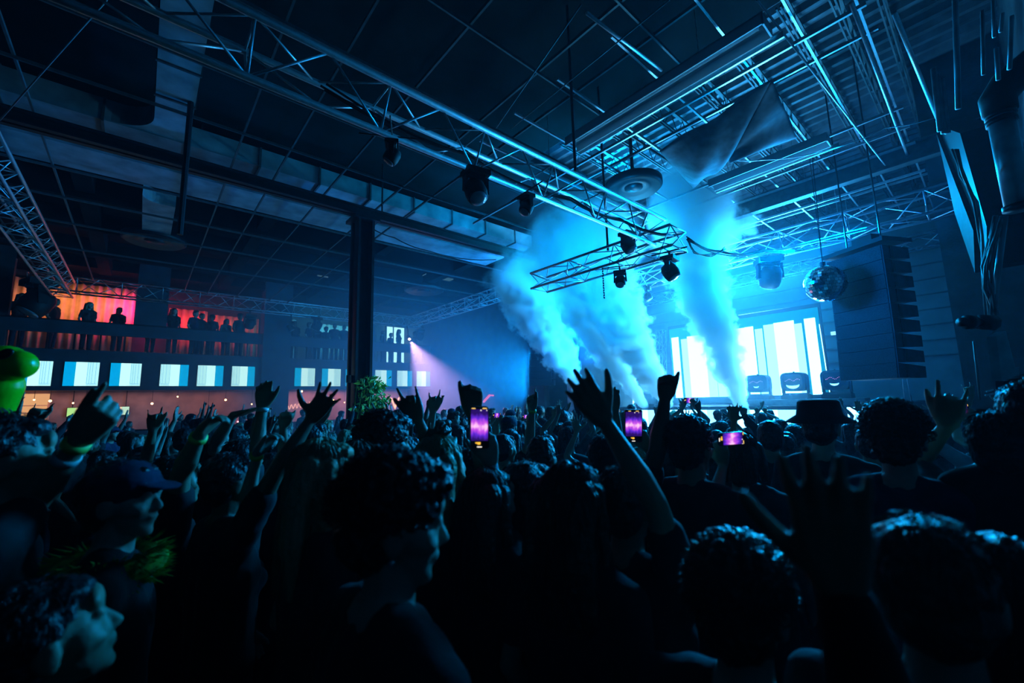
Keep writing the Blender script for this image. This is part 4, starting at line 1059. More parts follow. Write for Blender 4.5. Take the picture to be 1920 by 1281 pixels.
def strands(hair, HP, rot, hairc, root, vox):
    mb = MB(); rd = random.Random(len(bpy.data.objects))
    curly = hair in ('curly', 'afro'); n = (700 if curly else 420) if vox < .0075 else (380 if curly else 240)
    for k in range(n):
        a = rd.uniform(0, 6.283); cz = rd.uniform(-.35, 1); s_ = math.sqrt(max(0, 1-cz*cz)); q = V((math.cos(a)*s_, math.sin(a)*s_, cz))
        if q.x > .45 and cz < .35: continue
        R_ = (.108, .096, .098) if curly else (.098, .083, .094)
        p = V((-.024+q.x*R_[0], q.y*R_[1], .045+q.z*R_[2]))
        if curly:
            o = q*rd.uniform(.012, .026); t_ = q.orthogonal().normalized(); t_.rotate(Matrix.Rotation(rd.uniform(0, 6.28), 3, q)); t_ *= rd.uniform(.006, .013)
            pts = [p-q*.012, p+o*.6+t_, p+o-t_*.3, p+o*.7-t_]; r0 = .0022
        else:
            L = {'long': .34, 'wavy': .31, 'bob': .15, 'tail': .06}.get(hair, .022)*rd.uniform(.75, 1.1)
            pts = []
            if L < .1:
                dn = V((-.35+q.x*.2, q.y*.35, -1)); dn = (dn-q*dn.dot(q)).normalized()
                dn = (dn+q*.28+V((rd.uniform(-.35, .35), rd.uniform(-.35, .35), rd.uniform(-.15, .2)))).normalized()
                pts = [p-q*.006, p+q*.002, p+dn*L*.6+q*.002, p+dn*L]
            else:
                th = math.acos(max(-1, min(1, q.z))); az = math.atan2(q.y, q.x)
                if abs(az) < .6: az = math.copysign(.6+abs(az), az)
                left = L+.02; pos = None; st = L/7; lift = rd.uniform(1.01, 1.07)
                for j in range(8):
                    if th < 1.75 or pos is None:
                        pos = V((-.024+math.sin(th)*math.cos(az)*R_[0]*lift, math.sin(th)*math.sin(az)*R_[1]*lift, .045+math.cos(th)*R_[2]*lift)); th += st/.1
                    else: pos = pos+V((-.004+(.006*math.sin(j*1.5+k) if hair == 'wavy' else 0), math.copysign(.003, az)+(.006*math.cos(j*1.5+k) if hair == 'wavy' else 0), -st))
                    pts.append(pos)
            r0 = .0020
        mb.tube([HP(*t) for t in pts], [r0]*(len(pts)-2)+[r0*.7, r0*.3], 3, False)
    mb.build('hair_strands', HAIR[hairc], root, True)['kind'] = 'stuff'
def person(kind_name, arms=None, hair='short', hairc=0, skin=0, cloth=0, sleeve='short', head_yaw=0, head_pitch=0, vox=.0085, lean=0., hat=None, build=1., bands=(), woman=False, legs=True, ratio=.45, extra=None):
    """Builds one standing figure 1.75 m tall facing +x, its base at the origin.
    arms: {'L': {...}, 'R': {...}} with wrist (or elbow and wrist), hand direction, palm normal and hand pose"""
    body = Blob(); sh = Blob(); tr = Blob()
    w_ = build*(.92 if woman else 1.)
    lx = lambda z: lean*max(0, z-.95)          # the trunk leans forward above the hips
    def T(x, y, z): return V((x+lx(z), y, z))
    neck = T(0, 0, 1.49); hc = T(.02, 0, 1.635)
    # trunk
    for sg in (-1, 1):
        body.cap([T(0, sg*.075*w_, .93), T(.005, sg*.062*w_, 1.08), T(.005, sg*.085*w_, 1.27), T(0, sg*.10*w_, 1.38)], [.105*w_, .092*w_, .105*w_, .085*w_])
        body.cap([T(-.01, sg*.02, 1.46), T(0, sg*.12*w_, 1.425), T(0, sg*.175*w_, 1.40)], [.06, .055, .05])
        # legs
        if legs: body.cap([(0, sg*.09, .92), (.015, sg*.095, .50), (-.005, sg*.10, .10)], [.092, .058, .04])
        if legs: body.cap([(-.02, sg*.10, .05), (.13, sg*.115, .035)], [.04, .03])
        if legs: tr.cap([(0, sg*.09, .92), (.015, sg*.095, .50), (-.005, sg*.10, .09)], [.105, .075, .062])
    body.cap([T(0, 0, .95), T(0, 0, 1.38)], [.10*w_, .10*w_])
    body.cap([T(-.005, 0, 1.42), T(.005, 0, 1.50), T(.012, 0, 1.56)], [.062*w_, .055*w_, .053*w_])
    if woman:
        for sg in (-1, 1): body.ball(T(.085, sg*.07, 1.29), (.055, .06, .055)); sh.ball(T(.088, sg*.07, 1.29), (.06, .065, .06))
    rot = Matrix.Rotation(head_yaw, 3, 'Z') @ Matrix.Rotation(-head_pitch, 3, 'Y')
    head_blob(body, hc, rot)
    # shirt
    for sg in (-1, 1):
        sh.cap([T(0, sg*.075*w_, .90), T(.005, sg*.068*w_, 1.08), T(.005, sg*.088*w_, 1.27), T(0, sg*.10*w_, 1.38)], [.122*w_, .112*w_, .121*w_, .098*w_])
        sh.cap([T(-.01, sg*.045, 1.452), T(0, sg*.12*w_, 1.43), T(0, sg*.178*w_, 1.402)], [.062, .067, .064])
    sh.cap([T(0, 0, .9), T(0, 0, 1.38)], [.12*w_, .115*w_])
    tr.cap([(0, -.07, .93), (0, .07, .93)], [.118*w_, .118*w_])
    wr = {}
    for side, sg in (('L', 1), ('R', -1)):
        S = T(0, sg*.19*w_, 1.405)
        A = (arms or {}).get(side)
        if A is None:
            A = {'w': T(.10, sg*.22, .92), 'hint': (-1, sg*.3, 0), 'd': (.3, 0, -1), 'n': (0, -sg, 0), 'pose': 'relax'}
        W = V(A['w']); a, f_ = A.get('a', .285), A.get('f', .26)
        if A.get('raise', W.z > 1.6): S = S+V((.01, -sg*.012, .03))
        E = V(A['e']) if 'e' in A else elbow(S, W, a, f_, A.get('hint', (-.3, sg, -.5)))
        if 'e' not in A and (W-E).length > f_*1.02: W = E+(W-E).normalized()*f_
        ak = A.get('thick', 1.)*(.88 if woman else 1.)
        body.cap([S, S.lerp(E, .45), E], [.052*ak, .046*ak, .037*ak])
        body.cap([E, E.lerp(W, .3), E.lerp(W, .75), W], [.037*ak, .041*ak, .029*ak, .024*ak])
        hd = V(A['d']) if 'd' in A else (W-E)
        n = A.get('n', (1, 0, 0))
        hand(body, W, hd, n, A.get('side', -sg), A.get('pose', 'open'), A.get('hs', 1.), 1.)
        sc = A.get('sleeve', sleeve)
        if sc == 'short': sh.cap([S, S.lerp(E, .35), S.lerp(E, .62)], [.066, .060*ak+.004, .060*ak])
        elif sc == 'long': sh.cap([S, S.lerp(E, .5), E, E.lerp(W, .5), E.lerp(W, .93)], [.066, .060*ak, .052*ak, .05*ak, .038*ak])
        elif sc == 'none': sh.cap([S.lerp(T(0, 0, 1.4), .2), S], [.06, .056])
        wr[side] = (E, W, ak)
    root = solid(body, kind_name, SKIN[skin], vox, None, 2, ratio)
    root['category'] = 'person'
    def clothn(p, nr):
        q = noise.noise(p*9)*.006+noise.noise(p*23)*.0025
        return p+nr*q
    solid(sh, 'top', CLOTH[cloth], .014, root, 2, None, clothn)
    if legs:
        solid(tr, 'trousers', DENIM, .016, root, 2, None, clothn)
        so = Blob()
        for sg in (-1, 1): so.cap([(-.035, sg*.10, .045), (.06, sg*.108, .04), (.155, sg*.118, .035)], [.048, .045, .036])
        solid(so, 'shoe', SHOE, .014, root, 1, .5)
    # hair
    hb = Blob()
    def HP(x, y, z): return hc+rot @ V((x, y, z))
    def HB(x, y, z, rx, ry, rz): hb.ball(HP(x, y, z), (rx, ry, rz), 16, 12, rot)
    amp = .006; fr = 30
    if hair != 'bald':
        HB(-.026, 0, .036, .102, .086, .098)
        HB(-.045, 0, -.01, .075, .080, .082)
        HB(.03, 0, .085, .055, .062, .033)
    if hair == 'curly':
        HB(-.02, 0, .06, .115, .102, .102); amp = .012; fr = 62
        HB(.05, 0, .095, .06, .07, .045)
    if hair == 'afro': HB(-.02, 0, .05, .145, .14, .14); amp = .014; fr = 60
    if hair == 'quiff':
        HB(.045, 0, .112, .06, .06, .035); HB(-.02, 0, .10, .08, .07, .045); amp = .010; fr = 48
    if hair in ('long', 'wavy'):
        for k in range(9):
            y = -.075+.15*k/8; e = 1-abs(y)/.12
            dz = -.30-.05*e
            hb.cap([HP(-.045-.03*e, y, .05), HP(-.085-.01*e, y*1.15, -.06), HP(-.10, y*1.35, -.18), HP(-.095, y*1.4, dz)], [.04, .036, .032, .014])
        for sg in (-1, 1): hb.cap([HP(.0, sg*.075, .05), HP(-.01, sg*.09, -.06), HP(.0, sg*.10, -.2)], [.03, .03, .02])
        amp = .006 if hair == 'long' else .014; fr = 26
    if hair == 'bob':
        for sg in (-1, 1): hb.cap([HP(0, sg*.07, .05), HP(-.01, sg*.092, -.05), HP(.01, sg*.09, -.11)], [.035, .033, .022])
        hb.cap([HP(-.07, -.05, .02), HP(-.09, -.06, -.10)], [.05, .035]); hb.cap([HP(-.07, .05, .02), HP(-.09, .06, -.10)], [.05, .035]); hb.cap([HP(-.08, 0, .02), HP(-.1, 0, -.11)], [.05, .035])
    if hair == 'bun': HB(-.10, 0, .10, .045, .045, .045)
    if hair == 'tail': hb.cap([HP(-.10, 0, .06), HP(-.16, 0, .03), HP(-.17, 0, -.1), HP(-.15, 0, -.22)], [.028, .032, .03, .012])
    def hairn(p, nr):
        q = p.copy()
        if hair in ('long', 'wavy', 'bob', 'tail'): st = abs(noise.noise(V((q.x*55, q.y*55, q.z*7))))*amp*1.6 - amp*.3
        else: st = (noise.noise(q*fr)+.5*noise.noise(q*fr*2.1))*amp
        return p+nr*st
    if hair != 'bald':
        ho = solid(hb, 'hair', HAIR[hairc], .0062 if vox < .008 else .0095, root, 1, None, hairn)
    if hair != 'bald' and vox < .0086: ho_s = strands(hair, HP, rot, hairc, root, vox)
    if hat == 'bucket':
        h = MB(); rr = rot
        prof = [(.165, -.012), (.163, -.006), (.11, .03), (.098, .10), (.085, .112), (0.001, .116), (.001, .11), (.08, .105), (.09, .03), (.155, -.012)]
        h.lathe([(r, z) for r, z in prof], HP(-.01, 0, .045), 28, rr)
        h.build('bucket_hat', CLOTH[0], root, True)
    if hat == 'cap':
        h = Blob(); h.ball(HP(-.012, 0, .05), (.112, .093, .085), 20, 14, rot)
        h.ball(HP(.105, 0, .045), (.058, .066, .009), 20, 8, rot @ Matrix.Rotation(R(12), 3, 'Y'))
        c_ = solid(h, 'baseball_cap', CLOTH[2], .007, root, 2)
    for side, m, off in bands:
        E, W, ak = wr[side]; d = (W-E).normalized()
        c = W-d*off; MB().tube([c-d*.011, c+d*.011], .0285*ak+.004, 16).build('wristband', m, root, True)
    if extra: extra(root, HP, rot, wr)
    return root
BASEZ = {}
def on_ray(q, P, L, guess):
    """the point on the sight line through pixel q at distance L from P, nearest to depth guess"""
    d = ray(*q); o = CAMP-P
    a = d.dot(d); b = 2*o.dot(d); c = o.dot(o)-L*L; D = b*b-4*a*c
    if D <= 0:
        t = -b/(2*a); X = CAMP+d*t; return P+(X-P).normalized()*L
    t1, t2 = (-b-math.sqrt(D))/(2*a), (-b+math.sqrt(D))/(2*a)
    t = t1 if abs(t1-guess) < abs(t2-guess) else t2
    return CAMP+d*t
def phone_obj(center, right, upv, w_=.074, h_=.155, mode=0, label='', s=1.):
    """a phone with a lit screen facing the camera side; right/up are its axes"""
    r = V(right).normalized(); u = V(upv); u = (u-r*u.dot(r)).normalized(); n = r.cross(u)
    t = thing('mobile_phone', label, 'phone', center)
    t.rotation_mode = 'QUATERNION'; t.rotation_quaternion = Matrix((r, u, n)).transposed().to_quaternion(); t.scale = (s, s, s)
    pts = []
    for cx_, cy_, a0 in ((1, 1, 0), (-1, 1, 90), (-1, -1, 180), (1, -1, 270)):
        for k in range(5):
            a = R(a0+k*22.5); pts.append(((w_/2-.01)*cx_+.01*math.cos(a), (h_/2-.01)*cy_+.01*math.sin(a)))
    MB().prism([(x, y, -.008) for x, y in pts], (0, 0, .008)).build('phone_case', M['gloss'], t)
    g = MB(); g.add([(x*.93, y*.965, .0006) for x, y in pts], [tuple(range(len(pts)))]); g.build('screen', M['gloss'], t)
    im = MB(); hh = h_*.74; im.add([(-w_*.45, -hh*.42, .001), (w_*.45, -hh*.42, .001), (w_*.45, hh*.58, .001), (-w_*.45, hh*.58, .001)], [(0, 1, 2, 3)])
    im.build('camera_image', PHONEIMG, t)
    ui = MB(); ui.cur = 0
    for x, y, a, b in ((-.022, h_*.455, .014, .003), (.02, h_*.455, .016, .003)): ui.box((x, y, .0016), (a, b, .0004))
    ui.cur = 1
    for x, y, a, b in ((0, -h_*.455, .018, .0035), (.006, h_*.41, .004, .004), (.028, h_*.41, .003, .003)): ui.box((x, y, .0016), (a, b, .0004))
    ui.cur = 2
    for x, y, a, b in ((-.012, -h_*.36, .006, .005), (-.002, -h_*.37, .012, .009)): ui.box((x, y, .0016), (a, b, .0004))
    ui.build('screen_icons', [emit('ui yellow', (1, .6, .15), 1.4), emit('ui white', (1, .9, .8), 1.3), emit('ui orange', (1, .5, .05), 1.3)] if 'ui' not in SCREENM else SCREENM['ui'], t)
    return t
def phone_image():
    m = bpy.data.materials.new('phone camera image'); m.use_nodes = True; nt = m.node_tree; nt.nodes.clear()
    o = nt.nodes.new('ShaderNodeOutputMaterial'); e = nt.nodes.new('ShaderNodeEmission'); tc = nt.nodes.new('ShaderNodeTexCoord')
    sp = nt.nodes.new('ShaderNodeSeparateXYZ'); nz = nt.nodes.new('ShaderNodeTexNoise'); nz.inputs['Scale'].default_value = 40; nz.inputs['Detail'].default_value = 2
    mp = nt.nodes.new('ShaderNodeMapping'); mp.inputs['Scale'].default_value = (1.6, .6, 1)
    nt.links.new(tc.outputs['Object'], mp.inputs[0]); nt.links.new(mp.outputs[0], nz.inputs['Vector']); nt.links.new(tc.outputs['Object'], sp.inputs[0])
    # bright band a little above the middle, dark crowd below: the picture of the stage on the phone
    a = nt.nodes.new('ShaderNodeMath'); a.operation = 'MULTIPLY_ADD'; nt.links.new(sp.outputs['Y'], a.inputs[0]); a.inputs[1].default_value = 22; a.inputs[2].default_value = -.1
    b = nt.nodes.new('ShaderNodeMath'); b.operation = 'ABSOLUTE'; nt.links.new(a.outputs[0], b.inputs[0])
    c = nt.nodes.new('ShaderNodeMath'); c.operation = 'SUBTRACT'; nt.links.new(nz.outputs['Fac'], c.inputs[0]); nt.links.new(b.outputs[0], c.inputs[1])
    d = nt.nodes.new('ShaderNodeMath'); d.operation = 'MULTIPLY_ADD'; nt.links.new(c.outputs[0], d.inputs[0]); d.inputs[1].default_value = .9; d.inputs[2].default_value = .52
    r = nt.nodes.new('ShaderNodeValToRGB'); el = r.color_ramp.elements
    el[0].position = 0; el[0].color = (.02, .005, .12, 1); el[1].position = 1; el[1].color = (1, .55, .85, 1)
    q = el.new(.35); q.color = (.10, .02, .60, 1); q = el.new(.72); q.color = (.55, .08, .75, 1)
    nt.links.new(d.outputs[0], r.inputs[0]); nt.links.new(r.outputs[0], e.inputs[0]); e.inputs[1].default_value = 1.15; nt.links.new(e.outputs[0], o.inputs['Surface'])
    return m
PHONEIMG = phone_image()
SCREENM['ui'] = [emit('ui yellow', (1, .6, .15), 1.4), emit('ui white', (1, .9, .8), 1.3), emit('ui orange', (1, .5, .05), 1.3)]
DEBUG = False
LOGF = None
def finish(o, label, base, yaw, s, group=None):
    o.location = base; o.rotation_euler = (0, 0, yaw); o.scale = (s, s, s)
    tag(o, label, 'person', group)
    if DEBUG:
        h = V(base)+Matrix.Rotation(yaw, 3, 'Z') @ V((.02, 0, 1.635))*s
        t_ = V(base)+V((0, 0, 1.75*s))
        print('HERO %-60s s=%.2f base=(%.2f,%.2f,%.2f) head=(%.0f,%.0f) D=%.2f top=%.0f' % (label[:60], s, *base, *proj(h)[:2], proj(h)[2], proj(t_)[1]), file=LOGF, flush=True)
    return o
OCC = []       # ground already taken
def head_hero(label, hpx, D, yaw, **kw):
    """a figure placed by its head"""
    C_ = dep(*hpx, D); s = C_.z/1.635; cl = min(max(s, .84), 1.12)
    base = V((C_.x, C_.y, 0)) - Matrix.Rotation(yaw, 3, 'Z') @ V((.02, 0, 0))
    o = person('person', **kw); finish(o, label, base, yaw, cl); OCC.append((base.x, base.y, .30)); return o
def arm_hero(label, side, wpx, D, tip, epx, De, spx=None, Ds=None, yaw=0., s=1., pose='open', dtip=0., palm=None, hs=1., prop=None, bands=(), sleeve='short', thick=1., **kw):
    """a figure placed by its raised hand: wrist, finger tips and elbow given where they are seen"""
    W = dep(*wpx, D); E = on_ray(epx, W, .262*s, De)
    sg = 1 if side == 'L' else -1
    S = on_ray(spx, E, .275*s, Ds) if spx else E+(V((0, 0, -1))*.9+V((math.cos(yaw+R(90)), math.sin(yaw+R(90)), 0))*(-sg*.35)).normalized()*.275*s
    tp = dep(*tip, D+dtip); d = (tp-W).normalized()
    Rm = Matrix.Rotation(yaw, 3, 'Z'); Ri = Rm.inverted()
    s2 = min(max(S.z/1.435, .86), 1.10)
    off = Rm @ V((.01, sg*.20, 0))*s2
    base = V((S.x, S.y, 0))-off; base.z = 0
    dz = S.z-1.435*s2      # what the scale could not take is a bounce on the toes or a bend of the knees
    toL = lambda P: Ri @ (V(P)-base-V((0, 0, dz)))/s2
    n = (-ray(*wpx)).normalized() if palm is None else (V(palm) if not isinstance(palm, str) else ray(*wpx).normalized())
    A = {'w': toL(W), 'e': toL(E), 'd': Ri @ d, 'n': Ri @ n, 'pose': pose, 'raise': True, 'hs': hs, 'sleeve': sleeve, 'thick': thick}
    # the thumb lies on the inner side for a palm turned away, so pick the side from the anatomy
    A['side'] = kw.pop('tside', -sg if palm is None else sg)
    arms = kw.pop('arms', {}); arms[side] = A
    o = person('person', arms=arms, bands=[(side, b_, of) for b_, of in bands], **kw)
    if DEBUG: print('   dz %.2f S' % dz, [round(q) for q in proj(S)[:2]], 'D %.2f' % proj(S)[2], 'E D %.2f' % proj(E)[2], file=LOGF, flush=True)
    finish(o, label, base+V((0, 0, max(dz, 0) if dz > 0 else 0)) if False else base+V((0, 0, dz)), yaw, s2)
    OCC.append((base.x, base.y, .30))
    return o, W, E, d

def heroes():
    pal = 'away'
    arm_hero('person with one bare arm stretched up across the smoke, fingers spread and bent', 'R', (1134, 790), 1.28, (1078, 712), (1228, 945), 1.2, (1292, 1105), 1.15, 0, pose='claw', hs=1.12, vox=.006, ratio=.7, thick=.95, palm=pal, tside=-1, hair='short', cloth=0, skin=1)
    arm_hero('person pointing one finger up toward the screens, wearing a green yellow wristband', 'R', (150, 824), 1.32, (205, 757), (62, 942), 1.25, (-20, 1040), 1.2, R(10), pose='point', hs=1.1, vox=.006, ratio=.7, bands=((M['band_y'], .02), (M['band'], .07)), skin=1, hair='short', tside=1, palm=pal)
    arm_hero('person in black raising a wide open hand before the neon bar sign', 'R', (583, 786), 1.9, (610, 748), (505, 905), 1.8, (455, 1010), 1.7, R(10), pose='wide', vox=.007, ratio=.6, sleeve='short', skin=2, hair='short', hs=1.08, tside=-1)
    arm_hero('person raising a bent open hand with a white wristband before the broad column', 'R', (493, 765), 2.5, (495, 725), (480, 855), 2.5, yaw=R(5), pose='relax', hs=1.1, vox=.008, bands=((M['band'], .012),), skin=1, cloth=1)
    arm_hero('person with drooping pale fingers and a yellow wristband beneath the open hand', 'R', (482, 852), 1.75, (505, 822), (462, 945), 1.7, yaw=R(-5), pose='droop', vox=.007, bands=((M['band_y'], .008),), skin=0, hair='bob', woman=True, hs=1.05, palm=(0, 0, -1))
    arm_hero('person waving a bent hand with a yellow cuff at the sixth screen', 'R', (376, 812), 1.8, (404, 785), (338, 892), 1.8, yaw=0, pose='droop', vox=.008, bands=((M['band_y'], .03),), skin=1, thick=1.1, palm=(0, 0, -1))
    arm_hero('person making a horned hand sign under the fourth screen', 'R', (287, 806), 2.7, (290, 772), (272, 872), 2.7, yaw=0, pose='horns', vox=.009, skin=1)
    arm_hero('person showing a horned hand sign just past the plant on the pillar', 'L', (784, 786), 2.1, (771, 750), (812, 858), 2.1, yaw=R(10), pose='horns', hs=1.15, vox=.008, skin=2)
    arm_hero('person with thumb and finger raised behind the horned hand near the pillar', 'R', (812, 772), 2.9, (814, 742), (800, 838), 2.9, yaw=0, pose='horns', vox=.009, skin=0, cloth=3)
    arm_hero('person holding a fist with raised thumb above the large lit phone', 'L', (886, 778), 1.9, (886, 748), (905, 880), 1.9, yaw=0, pose='thumb', hs=1.2, vox=.008, skin=2, palm=pal, tside=1)
    arm_hero('person stretching one arm straight up before the truss tower', 'R', (1247, 748), 2.1, (1250, 715), (1232, 850), 2.1, yaw=0, pose='fist', hs=1.1, vox=.008, skin=2, thick=1.15, cloth=0)
    arm_hero('person raising a bracelet wrist before the far loudspeaker stack', 'R', (998, 768), 3.1, (996, 738), (992, 832), 3.1, yaw=0, pose='point', vox=.009, skin=1, bands=((M['band_y'], .01),))
    arm_hero('person with a clawed hand raised behind the big stretched arm', 'L', (1153, 768), 2.5, (1150, 742), (1160, 845), 2.5, yaw=0, pose='claw', vox=.009, skin=1)
    arm_hero('person making a horned hand sign before the face near the pipe wall', 'L', (1776, 800), 1.75, (1782, 755), (1716, 868), 1.8, (1752, 935), 1.7, R(-8), pose='horns', hs=1.1, vox=.007, ratio=.6, skin=1, hair='short', cloth=0, palm=pal, tside=1)
    arm_hero('person leaning an open hand toward the plant on the pillar', 'R', (722, 802), 2.4, (694, 778), (760, 850), 2.4, yaw=R(20), pose='wide', vox=.009, skin=0)
    arm_hero('person with dark clawed fingers raised beneath the horned hand', 'R', (795, 850), 1.75, (818, 812), (752, 925), 1.7, yaw=0, pose='wide', vox=.008, skin=2)
    arm_hero('person poking a thin hand up beside the broad column', 'R', (531, 800), 2.6, (541, 764), (533, 870), 2.6, yaw=0, pose='fist', vox=.01, skin=1)
    arm_hero('person raising an arm beneath the green balloon over the menu board', 'R', (58, 792), 2.6, (76, 768), (20, 835), 2.6, yaw=0, pose='point', vox=.01, skin=1)
    arm_hero('person lifting an open flat hand before the pink neon letters', 'R', (438, 778), 2.6, (462, 772), (405, 830), 2.6, yaw=0, pose='open', vox=.01, skin=0, palm=(0, 0, 1))
    arm_hero('person spreading both hands before the stage screen', 'R', (1376, 790), 3.4, (1378, 765), (1372, 848), 3.4, yaw=0, pose='wide', vox=.01, skin=1, arms={'L': {'w': (.12, .10, 1.93), 'd': (0, .1, 1), 'n': (1, 0, 0), 'pose': 'wide', 'hint': (0, 1, -.6)}})
    # phone holders
    o, W, E, d = arm_hero('person holding the large lit phone high, bracelet on the wrist', 'R', (920, 872), 1.62, (915, 838), (945, 985), 1.55, (985, 1075), 1.5, 0, pose='phone', vox=.007, ratio=.6, skin=0, woman=True, hair='long', hairc=1, bands=((M['band'], .008), (M['cable'], .03)), palm=pal, tside=1)
    r0 = rt2.copy()
    SC_P = dep(899, 802, 1.60)
    phone_obj(SC_P, rt2, up2, .071, .160, 0, 'large lit phone held upright showing purple smoke')
    o, W, E, d = arm_hero('person holding up the upright phone beside the big stretched arm', 'R', (1213, 842), 2.35, (1203, 815), (1258, 925), 2.3, yaw=0, pose='phone', vox=.008, skin=1, woman=True, hair='long', palm=pal, tside=1)
    phone_obj(dep(1188, 799, 2.32), rt2, up2, .098, .18, 1, 'upright lit phone behind the big stretched arm')
    phone_obj(dep(1371, 823, 2.05), up2*-1+rt2*.08, rt2+up2*-.08, .062, .128, 1, 'sideways lit phone before the head of smooth hair')
    arm_hero('person whose hand steadies the sideways phone', 'R', (1356, 872), 2.08, (1352, 845), (1336, 950), 2.0, yaw=0, pose='phone', vox=.009, skin=1, hair='short', palm=pal, tside=1)
    phone_obj(dep(1293, 751, 5.9), up2*-1, rt2, .075, .155, 1, 'small sideways lit phone held over the crowd before the stage screen')
    head_hero('person with smooth rounded hair in front of the sideways phone', (1394, 856), 2.3, 0, hair='bob', hairc=1, vox=.008, woman=True, cloth=1)
    C_ = dep(1293, 768, 5.9)
    o = person('person', arms={'R': {'w': (.16, -.09, 1.86), 'd': (0, .3, 1), 'n': (-1, 0, 0), 'pose': 'phone', 'hint': (0, -1, -.3)}, 'L': {'w': (.16, .09, 1.86), 'd': (0, -.3, 1), 'n': (-1, 0, 0), 'pose': 'phone', 'hint': (0, 1, -.3)}}, vox=.011)
    b = V((C_.x-.16, C_.y, 0)); finish(o, 'person filming the stage with both elbows out before the stage screen', b, 0, .96); OCC.append((b.x, b.y, .3))
    # heads seen close
    head_hero('person with thick curly dark hair and an earring, face turned to the stage', (742, 985), .92, 0, hair='curly', vox=.006, ratio=.7, head_yaw=R(-24), head_pitch=R(-8), skin=0, cloth=0, extra=lambda root, HP, rot, wr: MB().ball(HP(-.004, -.092, -.045), .007, 10, 8).build('earring', M['alu'], root, True))
    head_hero('person with straight blond hair, face turned to the stage', (612, 898), 1.5, 0, hair='long', hairc=2, vox=.007, ratio=.6, head_yaw=R(-14), skin=0, cloth=1, woman=True)
    head_hero('person in profile tucked beside the blond head', (683, 893), 1.68, 0, hair='bob', hairc=1, vox=.008, head_yaw=R(-18), skin=0, woman=True)
    head_hero('tall person with messy dark hair behind the two profiles', (722, 838), 1.95, 0, hair='curly', vox=.008, head_yaw=R(-12), skin=1)
    head_hero('person with wavy blond hair swinging below the dark clawed hand', (828, 878), 1.75, R(15), hair='wavy', hairc=2, vox=.008, woman=True, head_pitch=R(12), cloth=0)
    head_hero('person with wavy brown hair in the shadow of the big stretched arm', (1078, 950), 1.3, R(5), hair='wavy', hairc=1, vox=.007, woman=True)
    head_hero('person with shoulder length hair beside the wavy brown hair', (1002, 925), 1.75, 0, hair='long', hairc=0, vox=.009, woman=True)
    head_hero('broad person in a black shirt with curly hair before the stage', (1296, 842), 2.05, 0, hair='curly', vox=.008, build=1.12, skin=1, cloth=0, head_yaw=R(-5))
    head_hero('person in a dark bucket hat below the stage screen', (1540, 803), 2.5, 0, hair='short', vox=.009, hat='bucket', cloth=0)
    head_hero('person with a full head of curly brown hair before the speaker stack', (1680, 825), 1.75, 0, hair='curly', hairc=1, vox=.007, ratio=.6, skin=0, cloth=2)
    head_hero('tall dark clad person at the wall with one bare shoulder line lit', (1945, 755), 1.5, R(0), hair='short', vox=.007, ratio=.6, skin=1, cloth=0, build=1.1, sleeve='none')
    head_hero('person with a lit crown of hair under the broad black shirt', (1392, 1135), .86, 0, hair='curly', hairc=1, vox=.006, ratio=.7, skin=0)
    head_hero('person with a blurred crown of hair beneath the curly brown head', (1752, 1110), .74, 0, hair='short', vox=.007, hairc=1, skin=0)
    head_hero('blurred person at the bottom corner by the wall', (1905, 1140), .78, R(10), hair='wavy', vox=.008, woman=True, hairc=0)
    head_hero('person whose pale face looks up from the bottom corner beneath the balloon', (98, 1200), .85, R(8), hair='short', vox=.006, ratio=.7, head_yaw=R(-4), head_pitch=R(14), skin=1, hairc=0)
    o = head_hero('person in a blue cap with a fluffy green collar', (232, 940), 1.4, R(-5), hair='short', vox=.007, ratio=.6, hat='cap', head_yaw=R(-25), skin=0, extra=fluffy)
    # hand close to the lens
    W = dep(1565, 1075, .44)
    o, W, E, d = arm_hero('person standing beside the camera, blurred dark fingers held up close', 'L', (1572, 1105), .47, (1552, 940), (1700, 1500), .42, yaw=R(0), pose='open', hs=1.05, vox=.006, ratio=.7, skin=1, sleeve='long', palm=pal, tside=1, hair='short')
FUR = mat('green faux fur', (.10, .34, .02), .9, noise_amt=.5, noise_scale=30)
def fluffy(root, HP, rot, wr):
    mb = MB(); rd = random.Random(4)
    for k in range(900):
        a = rd.uniform(0, 6.283); z = 1.44+rd.uniform(-.05, .05)
        c = V((math.cos(a)*.12, math.sin(a)*.135, z)); o = V((math.cos(a), math.sin(a), rd.uniform(-.4, .9))).normalized()
        L = rd.uniform(.03, .06); sd = o.orthogonal().normalized()*.004
        mb.add([c-sd, c+sd, c+o*L+V((0, 0, -.006)), c+o.cross(sd)*.8], [(0, 1, 2), (1, 3, 2), (3, 0, 2)])
    mb.tube([V((math.cos(a)*.115, math.sin(a)*.13, 1.44)) for a in [i*math.pi/12 for i in range(25)]], .035, 10)
    mb.build('fluffy_collar', FUR, root)
heroes()

